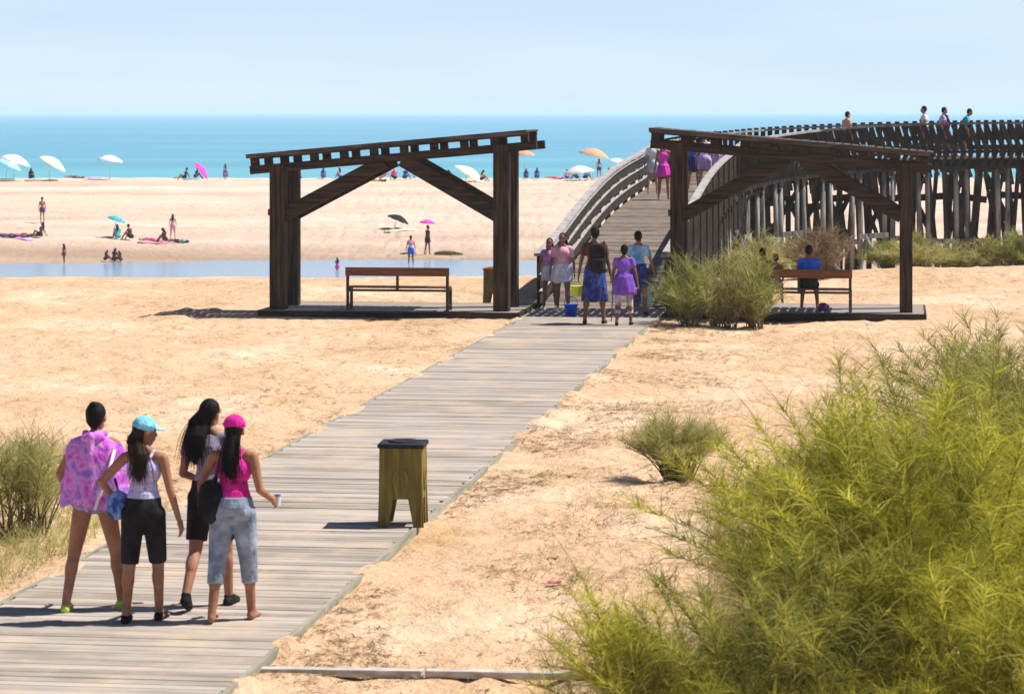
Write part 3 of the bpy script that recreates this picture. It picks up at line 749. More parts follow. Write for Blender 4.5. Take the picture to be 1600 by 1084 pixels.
M['plat'] = pm('platform_boards', (.22, .175, .15), (.42, .36, .32), 3.5, .85, .5, .01, (.35, 5, 5), .25, .32, .7)
pl_org = Vector((-4.66, 56.8, 0)); pr_org = Vector((3.27, 56.4, 0))
pergola(pl_org, 1, 'dark timber pergola left of the boardwalk, roof rising to the right', 'slatted timber pergolas beside the boardwalk', (-.30, 4.86), True)
pergola(pr_org, -1, 'dark timber pergola right of the boardwalk, roof falling to the right', 'slatted timber pergolas beside the boardwalk', (-.17, 4.85), False)
ROTP = Matrix.Rotation(-HEAD, 3, 'Z')
def bench(pos, L, label):
    o = empty('bench', pos, -HEAD, label, 'bench', 'benches with a single back board under the pergolas')
    for x in (-L / 2 + .04, L / 2 - .04):
        m = MB(); m.box((x, 0, .42), (.055, .055, .84)); m.box((x, .40, .22), (.055, .055, .44)); m.box((x, .2, .415), (.045, .40, .05)); m.box((x, .2, .1), (.035, .36, .035))
        m.build('leg', M['iron'], o, bevel=.004)
    MB().box((0, -.035, .77), (L, .035, .17)).build('backrest', M['bench_wood'], o, bevel=.006)
    for y in (.10, .24, .38): MB().box((0, y, .455), (L - .04, .11, .03)).build('seat_slat', M['bench_wood'], o, bevel=.004)
    MB().box((0, .02, .40), (L - .1, .04, .045)).build('rear_rail', M['iron'], o)
    MB().box((0, .0, .58), (.05, .04, .36)).build('back_stay', M['iron'], o)
    return o
def on_plat(px, py):   # a point on a platform top (10 cm above the sand)
    return flat(px, py, .07)
bl = on_plat(621, 485.5); bench(bl, 2.08, 'empty wooden bench under the pergola left of the boardwalk')
br = on_plat(1248, 489); bench(br, 2.08, 'wooden bench under the right pergola with people sitting on it')

# ------------------------------------------------------------------ litter bins
def bin_(pos, rz, label, topmat):
    o = empty('litter_bin', pos, rz, label, 'litter bin', 'four-legged wooden litter bins')
    Wd, Hh = .415, .76
    def side():
        m = MB(); t = .025
        # panel outline with inverted U, bottom slightly wider than the top
        L = [(-Wd / 2, Hh), (Wd / 2, Hh), (Wd / 2 + .005, .30), (Wd / 2 + .015, 0), (Wd / 2 - .085, 0), (Wd / 2 - .135, .27), (-Wd / 2 + .135, .27), (-Wd / 2 + .085, 0), (-Wd / 2 - .015, 0), (-Wd / 2 - .005, .30)]
        f = [(0, 9, 2, 1), (9, 8, 7, 6), (2, 5, 4, 3), (9, 6, 5, 2)]
        vs = [(x, -t / 2, z) for x, z in L] + [(x, t / 2, z) for x, z in L]
        fs = [q for q in f] + [tuple(i + 10 for i in reversed(q)) for q in f]
        for i in range(10):
            j = (i + 1) % 10; fs.append((i, j, j + 10, i + 10))
        m.add(vs, fs); return m
    for i in range(4):
        a = i * math.pi / 2
        m = side(); m.xf(Matrix.Rotation(a, 4, 'Z') @ Matrix.Translation((0, -Wd / 2 + .0125 + .002 * (i % 2), 0)))
        sp_ = m.build('side_panel', M['bin_wood'], o, bevel=.005)
        g = MB()
        for sx in (-1, 1):
            pts = [Vector((sx * (.035 + .028 * math.sin(t * math.pi)), -Wd / 2 - .004, .34 + .22 * t)) for t in [k / 8 for k in range(9)]]
            g.tube(pts, [.006 + .006 * math.sin(k / 8 * math.pi) for k in range(9)], 8)
        g.xf(Matrix.Rotation(a, 4, 'Z')); g.build('carved_mark', M['bin_mark'], sp_, smooth=True)
    for z in (.32,):
        MB().box((0, 0, z), (Wd - .06, Wd - .06, .02)).build('floor_board', M['bin_wood'], o)
    ld = MB().box((0, 0, Hh + .022), (Wd + .035, Wd + .035, .042)).build('lid', topmat, o, bevel=.01)
    c = MB().tube([Vector((0, 0, Hh + .043)), Vector((0, 0, Hh + .06))], [.15, .14], 20); c.build('lid_ring', topmat, ld)
M['bin_mark'] = pm('pale_carving', (.20, .15, .05), (.30, .24, .09), 6, .7, .3)
bp_ = flat(630, 819); bin_(bp_, -HEAD + R(3), 'olive wooden litter bin with black lid, standing alone on the boardwalk', M['lid'])
bq = flat(773, 474, .02); bq.z = gz(bq.x, bq.y); bin_(bq, -HEAD, 'wooden litter bin behind the left pergola, sunlit orange top, partly hidden by a post', M['bin_orange_lit'])

# ------------------------------------------------------------------ shrubs
M['broom'] = leaf_mat('broom_twigs', [(.12, .09, .035), (.20, .20, .025), (.42, .40, .045), (.66, .61, .07), (.90, .83, .20)], .55)
M['broom_mid'] = leaf_mat('olive_broom_twigs', [(.10, .07, .035), (.13, .135, .025), (.28, .28, .045), (.48, .45, .075), (.74, .66, .20)], .5)
M['broom_far'] = leaf_mat('scrub_twigs', [(.08, .09, .022), (.23, .25, .06), (.40, .40, .11), (.54, .51, .20)], .5)
M['broom_pale'] = leaf_mat('pale_twigs', [(.18, .17, .05), (.34, .33, .10), (.52, .48, .18), (.66, .58, .30)], .5)
M['straw'] = leaf_mat('dry_straw', [(.16, .11, .05), (.32, .23, .10), (.50, .38, .19), (.62, .50, .28)], .3)
M['dry_brush'] = leaf_mat('dry_brush', [(.10, .065, .035), (.24, .16, .09), (.38, .27, .16), (.30, .28, .12)], .2)
def shrub(pos, rx, ht, nst, nsub, mat, label, seed, tw=.007, tl=.34, lean=0.0, spread=62, group=None, name='broom_shrub', droop=.5, t0=.3, stemw=.010, ry=None):
    rn = random.Random(seed); o = empty(name, pos, 0, label, 'shrub', group)
    st = MB(); fo = MB(); ry = ry or rx
    for i in range(nst):
        th = R(spread) * rn.random() ** .55; ph = rn.uniform(0, 2 * math.pi)
        dr = Vector((math.sin(th) * math.cos(ph) * rx / ht * 1.15, math.sin(th) * math.sin(ph) * ry / ht * 1.15, math.cos(th)))
        ln = ht * rn.uniform(.72, 1.02) / max(.55, (math.cos(th) ** 2 + .65 * math.sin(th) ** 2))** .5
        b0 = Vector((rn.uniform(-.34, .34) * rx, rn.uniform(-.34, .34) * ry, 0))
        bend = Vector((dr.x * .35 + lean * .4, dr.y * .35, -.18 * math.sin(th)))
        sp = lambda t: b0 + (dr + bend * t) * ln * t * .86 + Vector((0, 0, .10 * ln * (t - t * t)))
        pts = [sp(k / 5) for k in range(6)]
        st.tube(pts, [stemw * (1 - .9 * k / 5) for k in range(6)], 5)
        dn = dr.normalized()
        for k in range(nsub):
            t = mix(t0, 1.03, rn.random() ** .62); p = sp(t)
            rv = Vector((rn.gauss(0, 1), rn.gauss(0, 1), rn.gauss(0, .9))).normalized() * 1.25
            d = (dn * .75 + rv * .75 + Vector((lean * .3, 0, .35))).normalized(); l = tl * rn.uniform(.45, 1.1) * (1.1 - .2 * t)
            side = d.cross(Vector((rn.gauss(0, 1), rn.gauss(0, 1), rn.gauss(0, 1)))).normalized()
            g = Vector((rn.uniform(-.35, .35), rn.uniform(-.35, .35), -droop * rn.random())) * l
            q = [p + d * l * s_ + g * s_ * s_ for s_ in (0, .35, .7, 1)]
            fo.ribbon(q, tw * rn.uniform(.7, 1.2), side)
    st.build('stems', M['bark'], o, smooth=True); fo.build('foliage', mat, o)
    return o
def gp(px, py, dmin=14): return hit(px, py, dmin)
def gxy(px, d): x = (px - CX) * d / FX; return Vector((x, d, gz(x, d) - .02))
BIG = 'yellow-green broom shrubs massed in the right foreground'
shrub(gxy(1465, 18.8), 1.52, 2.80, 180, 190, M['broom'], 'largest bright yellow-green broom shrub in the lower right corner', 11, .0062, .40, spread=56, group=BIG, droop=.9)
shrub(gxy(1215, 17.2), .95, 1.85, 100, 150, M['broom_mid'], 'low dark-hearted broom shrub at the bottom edge, left of the largest one', 12, .006, .34, group=BIG, droop=.9)
shrub(gxy(1560, 23.5), 1.5, 2.75, 110, 130, M['broom_mid'], 'tall loose broom shrub rising behind the largest one at the right edge', 13, .007, .40, group=BIG, droop=.8)
shrub(gxy(1020, 16.6), .55, 1.72, 48, 125, M['broom'], 'leftmost of the foreground broom shrubs, with feathery arching yellow tips', 14, .0055, .34, lean=-.45, group=BIG, droop=1.1)
shrub(gxy(1340, 20.8), .85, 2.15, 75, 110, M['broom_mid'], 'mid-sized broom shrub between the largest shrub and the dry grass', 15, .006, .38, group=BIG, droop=.8)
shrub(gxy(1600, 16.8), .9, 1.9, 80, 140, M['broom'], 'rounded bright broom shrub cut by the right edge at the bottom', 16, .0062, .38, group=BIG, droop=.9)
shrub(gxy(1570, 33.5), 1.3, 1.9, 90, 90, M['broom_far'], 'olive shrub at the right edge behind the foreground broom', 17, .009, .40)
shrub(gxy(1235, 20.0), .60, 1.75, 44, 70, M['broom_pale'], 'thin pale broom shrub with upright wispy stems beside the big one', 18, .0055, .40, spread=42, droop=.3)
shrub(gp(1060, 757), .48, .84, 80, 75, M['broom_pale'], 'small fan-shaped grey-green shrub alone on the sand', 20, .0055, .26, spread=56, t0=.3, droop=.15)
shrub(gp(40, 840), .66, 1.12, 42, 60, M['broom_pale'], 'grassy yellow-green shrub at the left edge beside the walkers', 21, .007, .42, spread=52, droop=.3)
shrub(gp(-45, 815), .60, 1.05, 30, 50, M['broom_pale'], 'darker shrub cut by the left edge of the picture', 22, .008, .38, spread=52)
for k, (px, d, rx, h, lb) in enumerate([(1080, 53.9, .58, 1.6, 'bushy green shrub in front of the ramp, nearest the boardwalk'), (1130, 54.1, .66, 2.1, 'tallest green shrub in front of the right pergola'), (1180, 54.2, .48, 1.65, 'green shrub beside the right bench, hiding its left end')]):
    shrub(gxy(px, d), rx, h, 42, 60, M['broom_pale'] if k == 1 else M['broom_far'], lb, 30 + k, .011, .46, group='shrubs at the foot of the bridge ramp', spread=58, t0=.12, droop=.4)
SC = 'green scrub growing under the bridge'
for k, (px, d, rx, h, lb) in enumerate([(1440, 80.5, 1.1, 1.2, 'broad yellow-green scrub bush under the bridge, right of the pergola post'), (1385, 81.5, .6, 1.0, 'low scrub bush under the bridge behind the right pergola post'), (1545, 81, .75, 1.1, 'scrub bush under the bridge near the right edge'), (1600, 80.5, .8, 1.4, 'scrub bush under the bridge cut by the right edge'), (1200, 74, .8, 1.6, 'green scrub bush behind the heads on the right bench'), (1500, 82, .6, .6, 'lowest scrub bush under the bridge, between two taller ones')]):
    shrub(gxy(px, d), rx, h, 50, 60, M['broom_far'] if k % 2 else M['broom_pale'], lb, 40 + k, .016, .38, group=SC, spread=62, t0=.15, droop=.4)
shrub(gxy(1285, 71), .7, 1.6, 55, 55, M['dry_brush'], 'dead brown bush behind the person in blue on the bench', 50, .015, .42, spread=58)

# grass and litter on the sand
def scatter(name, n, mat, fn, h, w, seed, label_kind='stuff', lay=.5):
    rn = random.Random(seed); mb = MB(); c = 0; t = 0
    while c < n and t < n * 30:
        t += 1; x, y, k = fn(rn)
        if rn.random() > k: continue
        z = gz(x, y) - .005; c += 1
        for q in range(rn.randint(2, 5)):
            a = rn.uniform(0, 2 * math.pi); el = rn.uniform(.05, lay); l = h * rn.uniform(.4, 1.2)
            d = Vector((math.cos(a) * math.cos(el), math.sin(a) * math.cos(el), math.sin(el)))
            p = Vector((x + rn.uniform(-.04, .04), y + rn.uniform(-.04, .04), z + .012)); s_ = d.cross(Vector((rn.gauss(0, .3), rn.gauss(0, .3), 1))).normalized()
            mb.ribbon([p, p + d * l * .5, p + d * l - Vector((0, 0, .15 * l))], w, s_)
    return tag(mb.build(name, mat), kind='stuff')
def f_litter(rn):
    y = 15 + 42 * rn.random() ** 1.5; l, r = path_lr(y); x = r + abs(rn.gauss(0, 1)) * 1.3 + .05
    if rn.random() < .3: x = l - abs(rn.gauss(0, 1)) * 1.6 - .05
    return x, y, sm((noise.noise(Vector((x * .9, y * .5, 4))) + .25) * 1.6)
def f_right(rn):
    y = rn.uniform(15, 40); x = rn.uniform(.5, 8); return x, y, sm((noise.noise(Vector((x * .7, y * .35, 8))) + .05) * 2.2)
scatter('dry_grass', 4200, M['straw'], f_litter, .10, .006, 3)
scatter('straw_litter', 5200, M['dry_brush'], f_litter, .07, .010, 6, lay=.25)
scatter('twig_litter', 1500, M['bark'], f_litter, .10, .012, 16, lay=.3)
scatter('dry_grass', 2600, M['straw'], f_right, .16, .006, 4, lay=.9)
def f_yel(rn):
    y = rn.uniform(18, 30); x = (rn.uniform(1110, 1400) - CX) * y / FX; return x, y, 1
scatter('yellow_grass', 2600, M['straw'], f_yel, .50, .006, 5, lay=1.4)
def f_left(rn):
    y = rn.uniform(22, 34); x = (rn.uniform(-60, 170) - CX) * y / FX; l, r = path_lr(y)
    return x, y, (1 if x < l - .25 else 0) * sm(1 - abs((x - (-4.3)) / 1.5))
scatter('marram_grass', 900, M['broom_pale'], f_left, .34, .007, 9, lay=1.35)

# old board half sunk in the sand, wrapper
k = MB(); p0, p1 = flat(392, 1036, -.01), flat(948, 1060, -.01); p0.z = gz(p0.x, p0.y) + .004; p1.z = gz(p1.x, p1.y) - .002
k.bar(Vector((0, 0, .0)), (p1 - p0) * .49, .10, .055); k.bar((p1 - p0) * .50 + Vector((0, 0, .006)), (p1 - p0), .10, .05)
o = k.build('edging_board', pm('bleached_board', (.33, .30, .27), (.58, .54, .50), 5, .85, .6, .01, (1, 5, 5), .2), bevel=.006, loc=p0 + Vector((0, 0, .008)))
tag(o, 'bleached old board half sunk in the sand at the bottom of the view', 'board')
wp = gp(866, 919); k = MB(); vs = []; n = 6
for j in range(n):
    for i in range(n): vs.append(((i / 5 - .5) * .12, (j / 5 - .5) * .07, .012 + .012 * math.sin(i * 2.1 + j * 1.3)))
fs = [(j * n + i, j * n + i + 1, (j + 1) * n + i + 1, (j + 1) * n + i) for j in range(n - 1) for i in range(n - 1)]
k.add(vs, fs); o = k.build('crumpled_wrapper', cloth('pink_wrap', (.75, .12, .3)), loc=wp + Vector((0, 0, .01))); s_ = o.modifiers.new('t', 'SOLIDIFY'); s_.thickness = .003
tag(o, 'small crumpled pink wrapper lying on the sand', 'litter')
# ------------------------------------------------------------------ the four girls on the boardwalk
stripes('tie_dye', [(.22, .06, .55), (.62, .10, .62), (.70, .30, .72), (.30, .16, .70), (.75, .12, .50)], 7)
stripes('lavender_print', [(.28, .24, .52), (.62, .56, .80), (.42, .36, .66), (.70, .66, .80)], 22)
stripes('washed_denim', [(.14, .17, .23), (.25, .30, .39), (.40, .46, .56)], 9)
cloth('magenta', (.80, .03, .36), (.60, .02, .26)); cloth('sky_cap', (.12, .50, .75), (.30, .66, .85), 20); cloth('grey_tee', (.22, .20, .26), (.30, .28, .34))
cloth('lime_rubber', (.50, .60, .08), (.6, .7, .15)); cloth('blue_print', (.03, .07, .35), (.25, .40, .70), 16)
cloth('purple_bottom', (.18, .10, .50), (.45, .42, .75), 18)
G4 = 'four girls walking up the boardwalk'
VN = .0085
wp_ = flat(148, 952)
person(wp_, 1.68, 'girl in a purple and pink hooded towel poncho and yellow flip-flops',
       dict(lean=3, L=(-8, 9, 4, 0), Rg=(14, 8, 10), AL=(-22, 22, 40, -10), AR=(8, 14, 60, -10), turn=6), 'skin_tan', ('bun', 'hair_black'), bottom=(M['purple_bottom'], .12), poncho=M['tie_dye'], shoes=(M['lime_rubber'], 'flip'), rz=-8, voxel=VN, group=G4)
r, hd = person(flat(224, 970), 1.60, 'girl in a light blue cap, lavender vest and black knee shorts',
       dict(lean=2, L=(-4, 3, 4), Rg=(12, 2, 12), AL=(-12, 42, 25, -30), AR=(-2, 14, 10, 14), turn=58, nod=6), 'skin_tan', ('tail', 'hair_brown'), top=(M['lavender_print'], 0, .0), bottom=(M['black_cloth'], .98), cap=(M['sky_cap'], True), shoes=(M['black_cloth'], 'flip'), rz=-8, voxel=VN, group=G4)
hB = hd
r, hC = person(flat(330, 948), 1.69, 'girl with long black hair, grey top, one foot lifted',
       dict(lean=3, side=-2, L=(-14, 2, 22, 24), Rg=(12, 2, 6), AL=(2, 14, 66, -30), AR=(8, 10, 40, 5), turn=22, tilt=12), 'skin_tan', ('side', 'hair_black'), top=(M['grey_tee'], .45, .04), bottom=(M['black_cloth'], .82, .02), shoes=(M['black_cloth'], 'shoe'), rz=-10, voxel=VN, group=G4)
r, hD = person(flat(364, 969), 1.61, 'girl in a magenta cap and vest with washed blue calf-length jeans',
       dict(lean=3, L=(-9, 4, 6), Rg=(9, 4, 6), AL=(20, 28, 50, 12), AR=(-6, 14, 64, 12), turn=-4), 'skin_tan', ('tail', 'hair_black'), top=(M['magenta'], 0, .045), bottom=(M['washed_denim'], 1.42, .018), cap=(M['magenta'], True), rz=-8, voxel=VN, group=G4, build=1.06)
# things they carry
def bag(pos, size, mat, label, strap=None, name='shoulder_bag', cat='bag', rz=0):
    o = empty(name, pos, rz, label, cat)
    m = MB(); m.ell((0, 0, size[2] * .45), (size[0] * .5, size[1] * .5, size[2] * .5)); m.box((0, 0, size[2] * .45), (size[0] * .8, size[1] * .6, size[2] * .7))
    ob = bpy.data.objects.new('pouch', bake(m, 'pouch', mat, max(.012, size[0] * .06), 4)); COL.objects.link(ob); ob.parent = o
    if strap:
        s_ = MB().tube([Vector(p) - Vector(pos) for p in strap], [.011] * len(strap), 8); s_.build('strap', mat, o, smooth=True)
    return o
pD = flat(364, 969)
bag(pD + Vector((-.17, -.06, .78)), (.22, .13, .36), M['black_cloth'], 'black shoulder bag hanging on the left side of the girl in the magenta cap',
    [pD + Vector((-.17, -.09, 1.06)), pD + Vector((-.10, -.13, 1.2)), pD + Vector((-.09, -.07, 1.335)), pD + Vector((-.09, .07, 1.30)), pD + Vector((-.15, .06, 1.05))])
pB = flat(224, 970)
bag(pB + Vector((-.20, .02, .80)), (.20, .10, .24), M['blue_print'], 'blue patterned beach bag held under the elbow of the girl in the blue cap',
    [pB + Vector((-.20, .02, 1.0)), pB + Vector((-.22, -.02, 1.12)), hB['AL']])
o = empty('drinking_cup', hD['AR'] + Vector((.015, .02, -.03)), 0, 'small white and blue cup in the right hand of the girl in the magenta cap', 'cup')
MB().tube([Vector((0, 0, 0)), Vector((0, 0, .075))], [.024, .031], 16).build('cup_body', M['white_cloth'], o, smooth=False)
MB().tube([Vector((0, 0, .075)), Vector((0, 0, .088))], [.034, .030], 16).build('lid', M['blue_print'], o)
cloth('pink_towel', (.55, .36, .50), (.7, .5, .62))
bag(hC['AL'] + Vector((-.01, .0, -.13)), (.12, .09, .15), M['pink_towel'], 'rolled pale pink towel in the hand of the long-haired girl', None, 'towel_roll', 'towel')

# ------------------------------------------------------------------ people at the foot of the ramp
cloth('rose_top', (.62, .25, .38), (.72, .42, .50)); cloth('violet_top', (.38, .16, .42), (.55, .3, .5)); cloth('pale_shorts', (.45, .50, .68), (.66, .70, .80), 14)
cloth('navy_sarong', (.02, .025, .13), (.05, .09, .34), 10); cloth('purple_dress', (.17, .06, .42), (.24, .10, .52)); cloth('white_trousers', (.62, .58, .62), (.35, .24, .38), 8)
cloth('cyan_shirt', (.45, .66, .78), (.10, .30, .65), 5); cloth('maroon_top', (.09, .03, .03), (.14, .05, .04)); cloth('teal_towel', (.25, .60, .64), (.45, .75, .75)); cloth('cobalt', (.01, .06, .50), (.02, .09, .62)); cloth('hot_pink', (.85, .03, .50), (.9, .10, .58)); cloth('royal_blue', (.01, .10, .62), (.02, .16, .72))
cloth('orange_cloth', (.70, .30, .16), (.8, .42, .24)); cloth('cream_cloth', (.74, .70, .48), (.8, .76, .58)); cloth('lilac', (.45, .30, .66), (.6, .45, .75)); cloth('yellow_cloth', (.75, .68, .10), (.8, .75, .3)); cloth('deep_violet', (.08, .03, .14), (.16, .08, .24)); cloth('teal_cloth', (.03, .32, .42), (.10, .48, .55))
VM = .014
GR = 'people at the foot of the bridge ramp'
def rampz(px, d):
    s = (d - 57.6) / math.cos(HEAD); return max(0, bz(s) if s > 0 else 0)
def onramp(px, d): v = Vector(((px - CX) * d / FX, d, 0)); v.z = rampz(px, d); return v
person(flat(859, 484), 1.46, 'girl in a violet top with dark hair coming off the ramp, nearest the left railing', dict(L=(-8, 3, 6), Rg=(10, 3, 8), AL=(5, 10, 30, 0), AR=(0, 12, 10, 8)), 'skin_brown', ('long', 'hair_black'), top=(M['violet_top'], .3, .02), bottom=(M['pale_shorts'], .5, .03), shoes=(M['white_cloth'], 'shoe'), rz=170, voxel=VM, group=GR)
person(flat(879, 488), 1.60, 'woman in a rose pink T-shirt and pale shorts walking towards the camera', dict(L=(12, 3, 6), Rg=(-10, 3, 12), AL=(-5, 14, 15, 5), AR=(6, 14, 25, 5), turn=12), 'skin_brown', ('long', 'hair_black'), top=(M['rose_top'], .7, -.02), bottom=(M['pale_shorts'], .6, .035), shoes=(M['white_cloth'], 'shoe'), rz=175, voxel=VM, group=GR, build=1.1)
r, hF = person(flat(929, 506), 1.84, 'dark-haired man in a maroon top and blue patterned wrap, carrying buckets', dict(lean=4, L=(-10, 5, 6), Rg=(10, 5, 8), AL=(4, 16, 10, 10), AR=(0, 14, 10, 10), turn=-10), 'skin_brown', ('short', 'hair_black'), top=(M['maroon_top'], .6, .0), skirt=(M['navy_sarong'], .09, -.52, .17, .23), shoes=(M['black_cloth'], 'flip'), rz=-8, voxel=VM, group=GR, build=1.08)
pb = flat(929, 506) + Vector((.05, -.20, 0)); o = empty('backpack', pb, -.14, 'black backpack on the back of the man with the buckets', 'backpack')
m = MB(); m.box((0, 0, 1.24), (.30, .15, .44)); m.box((0, -.10, 1.14), (.24, .08, .20)); m.ell((0, -.01, 1.46), (.15, .08, .07)); m.ell((.03, .0, 1.02), (.17, .10, .06))
ob = bpy.data.objects.new('pouch', bake(m, 'pouch', M['black_cloth'], .016, 3)); COL.objects.link(ob); ob.parent = o
for sx in (-1, 1): MB().tube([Vector((sx * .10, .05, 1.40)), Vector((sx * .11, .13, 1.55)), Vector((sx * .11, .26, 1.52)), Vector((sx * .12, .34, 1.36)), Vector((sx * .14, .28, 1.15))], [.02] * 5, 8).build('strap', M['black_cloth'], o, smooth=True)
r, hG = person(flat(975, 508), 1.52, 'woman in a loose purple tunic with short hair, walking towards the ramp', dict(lean=5, L=(-10, 4, 10), Rg=(12, 4, 12), AL=(14, 14, 24, 4), AR=(-4, 16, 14, 10), turn=-12), 'skin_brown', ('bun', 'hair_black'), top=(M['purple_dress'], .5, -.05), skirt=(M['purple_dress'], .15, -.27, .185, .26), bottom=(M['white_trousers'], 1.6, .012), shoes=(M['black_cloth'], 'flip'), rz=-6, voxel=VM, group=GR, build=1.22)
person(flat(997, 492), 1.66, 'person in a pale and bright blue shirt, right of the purple tunic', dict(lean=2, L=(-6, 4, 6), Rg=(9, 4, 8), AL=(0, 12, 10, 8), AR=(0, 20, 16, 12), turn=8), 'skin_tan', ('short', 'hair_black'), top=(M['cyan_shirt'], .7, -.04), bottom=(M['navy_sarong'], .8, .03), shoes=(M['black_cloth'], 'flip'), rz=-10, voxel=VM, group=GR)
def bucket(pos, r, h, mat, label):
    o = empty('bucket', pos, 0, label, 'bucket', 'beach buckets carried to the beach')
    m = MB(); N = 20; vs = []; fs = []
    for rr, z in ((r * .75, 0), (r, h), (r * 1.06, h), (r * 1.06, h - .015), (r * .95, h - .002), (r * .72, .012)):
        for k in range(N): a = 2 * math.pi * k / N; vs.append((rr * math.cos(a), rr * math.sin(a), z))
    for i in range(5):
        for k in range(N): fs.append((i * N + k, i * N + (k + 1) % N, (i + 1) * N + (k + 1) % N, (i + 1) * N + k))
    fs.append(tuple(reversed(range(N)))); fs.append(tuple(5 * N + k for k in range(N)))
    m.add(vs, fs); m.build('pail', mat, o, smooth=True)
    MB().tube([Vector((r * math.cos(a), 0, h + r * 1.1 * math.sin(a))) for a in [math.pi * k / 10 for k in range(11)]], [.006] * 11, 6).build('handle', mat, o)
a = hF['AL']; bucket(Vector((a.x - .03, a.y, a.z - .34)), .11, .20, M['lime_plastic'] if 'lime_plastic' in M else cloth('lime_plastic', (.62, .80, .02), (.7, .85, .05)), 'lime green bucket in the left hand of the man in the blue wrap')
bucket(Vector((a.x - .14, a.y + .02, .12)), .13, .24, M['cobalt'], 'bright blue bucket hanging low beside the man in the blue wrap')
s_ = MB().tube([flat(955, 502) + Vector((0, 0, 0)), flat(955, 502) + Vector((.05, .03, .80))], [.012, .013], 10); o = s_.build('walking_stick', M['bench_wood'], smooth=True); tag(o, 'thin brown walking stick beside the woman in the purple tunic', 'walking stick')
pT = flat(1010, 491)
bag(pT + Vector((0, 0, .12)), (.22, .16, .52), M['teal_towel'], 'pale teal beach bag standing beside the ramp post', None, 'beach_bag', 'bag')

GB = 'people crossing the footbridge'
VF = .02
person(onramp(1037, 77.5), 1.62, 'person in a hot pink dress climbing the ramp', dict(L=(-10, 3, 6), Rg=(14, 3, 14)), 'skin_tan', ('short', 'hair_brown'), top=(M['hot_pink'], 0, 0), skirt=(M['hot_pink'], .1, -.26, .15, .22), rz=-8, voxel=VF, group=GB)
person(onramp(1020, 80), 1.55, 'person in white at the crest of the ramp beside the left railing', dict(L=(-10, 3, 6), Rg=(10, 3, 10)), 'skin_fair', ('short', 'hair_brown'), top=(M['white_cloth'], .6, 0), bottom=(M['pale_shorts'], .6), rz=-8, voxel=VF, group=GB)
person(onramp(1084, 82), 1.6, 'person in a blue top on the ramp crest, just right of the pergola post', dict(L=(-10, 3, 6), Rg=(10, 3, 10)), 'skin_tan', ('short', 'hair_black'), top=(M['royal_blue'], .6, 0), bottom=(M['navy_sarong'], .8), rz=-10, voxel=VF, group=GB)
person(onramp(1101, 81), 1.68, 'person in a white shirt on the ramp crest', dict(L=(-10, 3, 6), Rg=(12, 3, 10)), 'skin_fair', ('short', 'hair_brown'), top=(M['white_cloth'], .7, -.04), bottom=(M['lilac'], .6, .03), rz=-10, voxel=VF, group=GB, build=1.1)
person(onramp(1118, 84), 1.58, 'person in a rose and purple top beside the right railing of the ramp', dict(L=(10, 3, 6), Rg=(-12, 3, 10)), 'skin_fair', ('long', 'hair_brown'), top=(M['rose_top'], .5, -.02), bottom=(M['lilac'], .8, .03), rz=170, voxel=VF, group=GB)
def onbridge(px, off=.3):
    s = 28
    while s < 57:
        v = bp(s, off)
        if CX + FX * v.x / v.y > px: break
        s += .1
    return bp(s, off, .0)
for px, hh, tp, lb, ps, rz in ((1318, 1.62, 'orange_cloth', 'person in a coral top looking over the bridge railing, alone', dict(lean=8), -60), (1439, 1.32, 'magenta', 'child in pink at the left end of the group on the bridge', {}, 100),
                           (1446, 1.70, 'white_cloth', 'tallest dark-haired person in white in the group on the bridge', dict(lean=4), 80), (1466, 1.66, 'lilac', 'dark-haired person in lilac in the middle of the group on the bridge', dict(lean=10), -90),
                           (1479, 1.40, 'deep_violet', 'child in dark violet at the right end of the group on the bridge', {}, 90), (1502, 1.64, 'teal_cloth', 'person in dark teal leaning forward, rightmost on the bridge', dict(lean=22), -95)):
    person(onbridge(px), hh, lb, dict(L=(-10, 3, 6), Rg=(12, 3, 10), **ps), 'skin_tan' if tp != 'orange_cloth' else 'skin_fair', ('short' if hh > 1.6 else 'long', 'hair_black'), top=(M[tp], .5, 0), bottom=(M['navy_sarong'], .8), rz=rz, voxel=VF, group=GB)
# on the right bench
SIT = dict(lean=4, L=(84, 6, 78), Rg=(84, 6, 84), AL=(25, 10, 60, -10), AR=(25, 10, 60, -10))
def seat(px, h, sgn=0):
    v = br + ROTP @ Vector(((px - 1248) * 57 / FX, .16, 0)); v.z = .10 + .47; return v
person(seat(1263, 1.62), 1.62, 'person in a bright blue shirt sitting on the right bench, back turned', SIT, 'skin_brown', ('short', 'hair_black'), top=(M['royal_blue'], .7, -.04), bottom=(M['black_cloth'], .7, .02), rz=-8, voxel=VM, group='people sitting on the right bench', build=1.12, ziso=.085)
person(seat(1193, 1.5), 1.5, 'dark-haired person in brown on the right bench, half hidden by the shrub', dict(SIT, turn=20), 'skin_brown', ('short', 'hair_black'), top=(M['maroon_top'], .5, -.02), bottom=(M['black_cloth'], .7, .02), rz=-8, voxel=VM, group='people sitting on the right bench', ziso=.08)
person(seat(1212, 1.28), 1.28, 'small dark-haired child at the middle of the right bench', dict(SIT, turn=-20), 'skin_brown', ('short', 'hair_black'), top=(M['maroon_top'], 0, -.02), bottom=(M['deep_violet'], .7, .02), rz=-8, voxel=VM, group='people sitting on the right bench', ziso=.07)
pbk = on_plat(1287, 486)
bag(pbk + Vector((0, .1, 0)), (.26, .2, .17), M['deep_violet'], 'dark shape for roof shade on the platform under the right bench', None, 'beach_bag', 'bag')  # dark shape added to stand in for the roof's shade under the bench

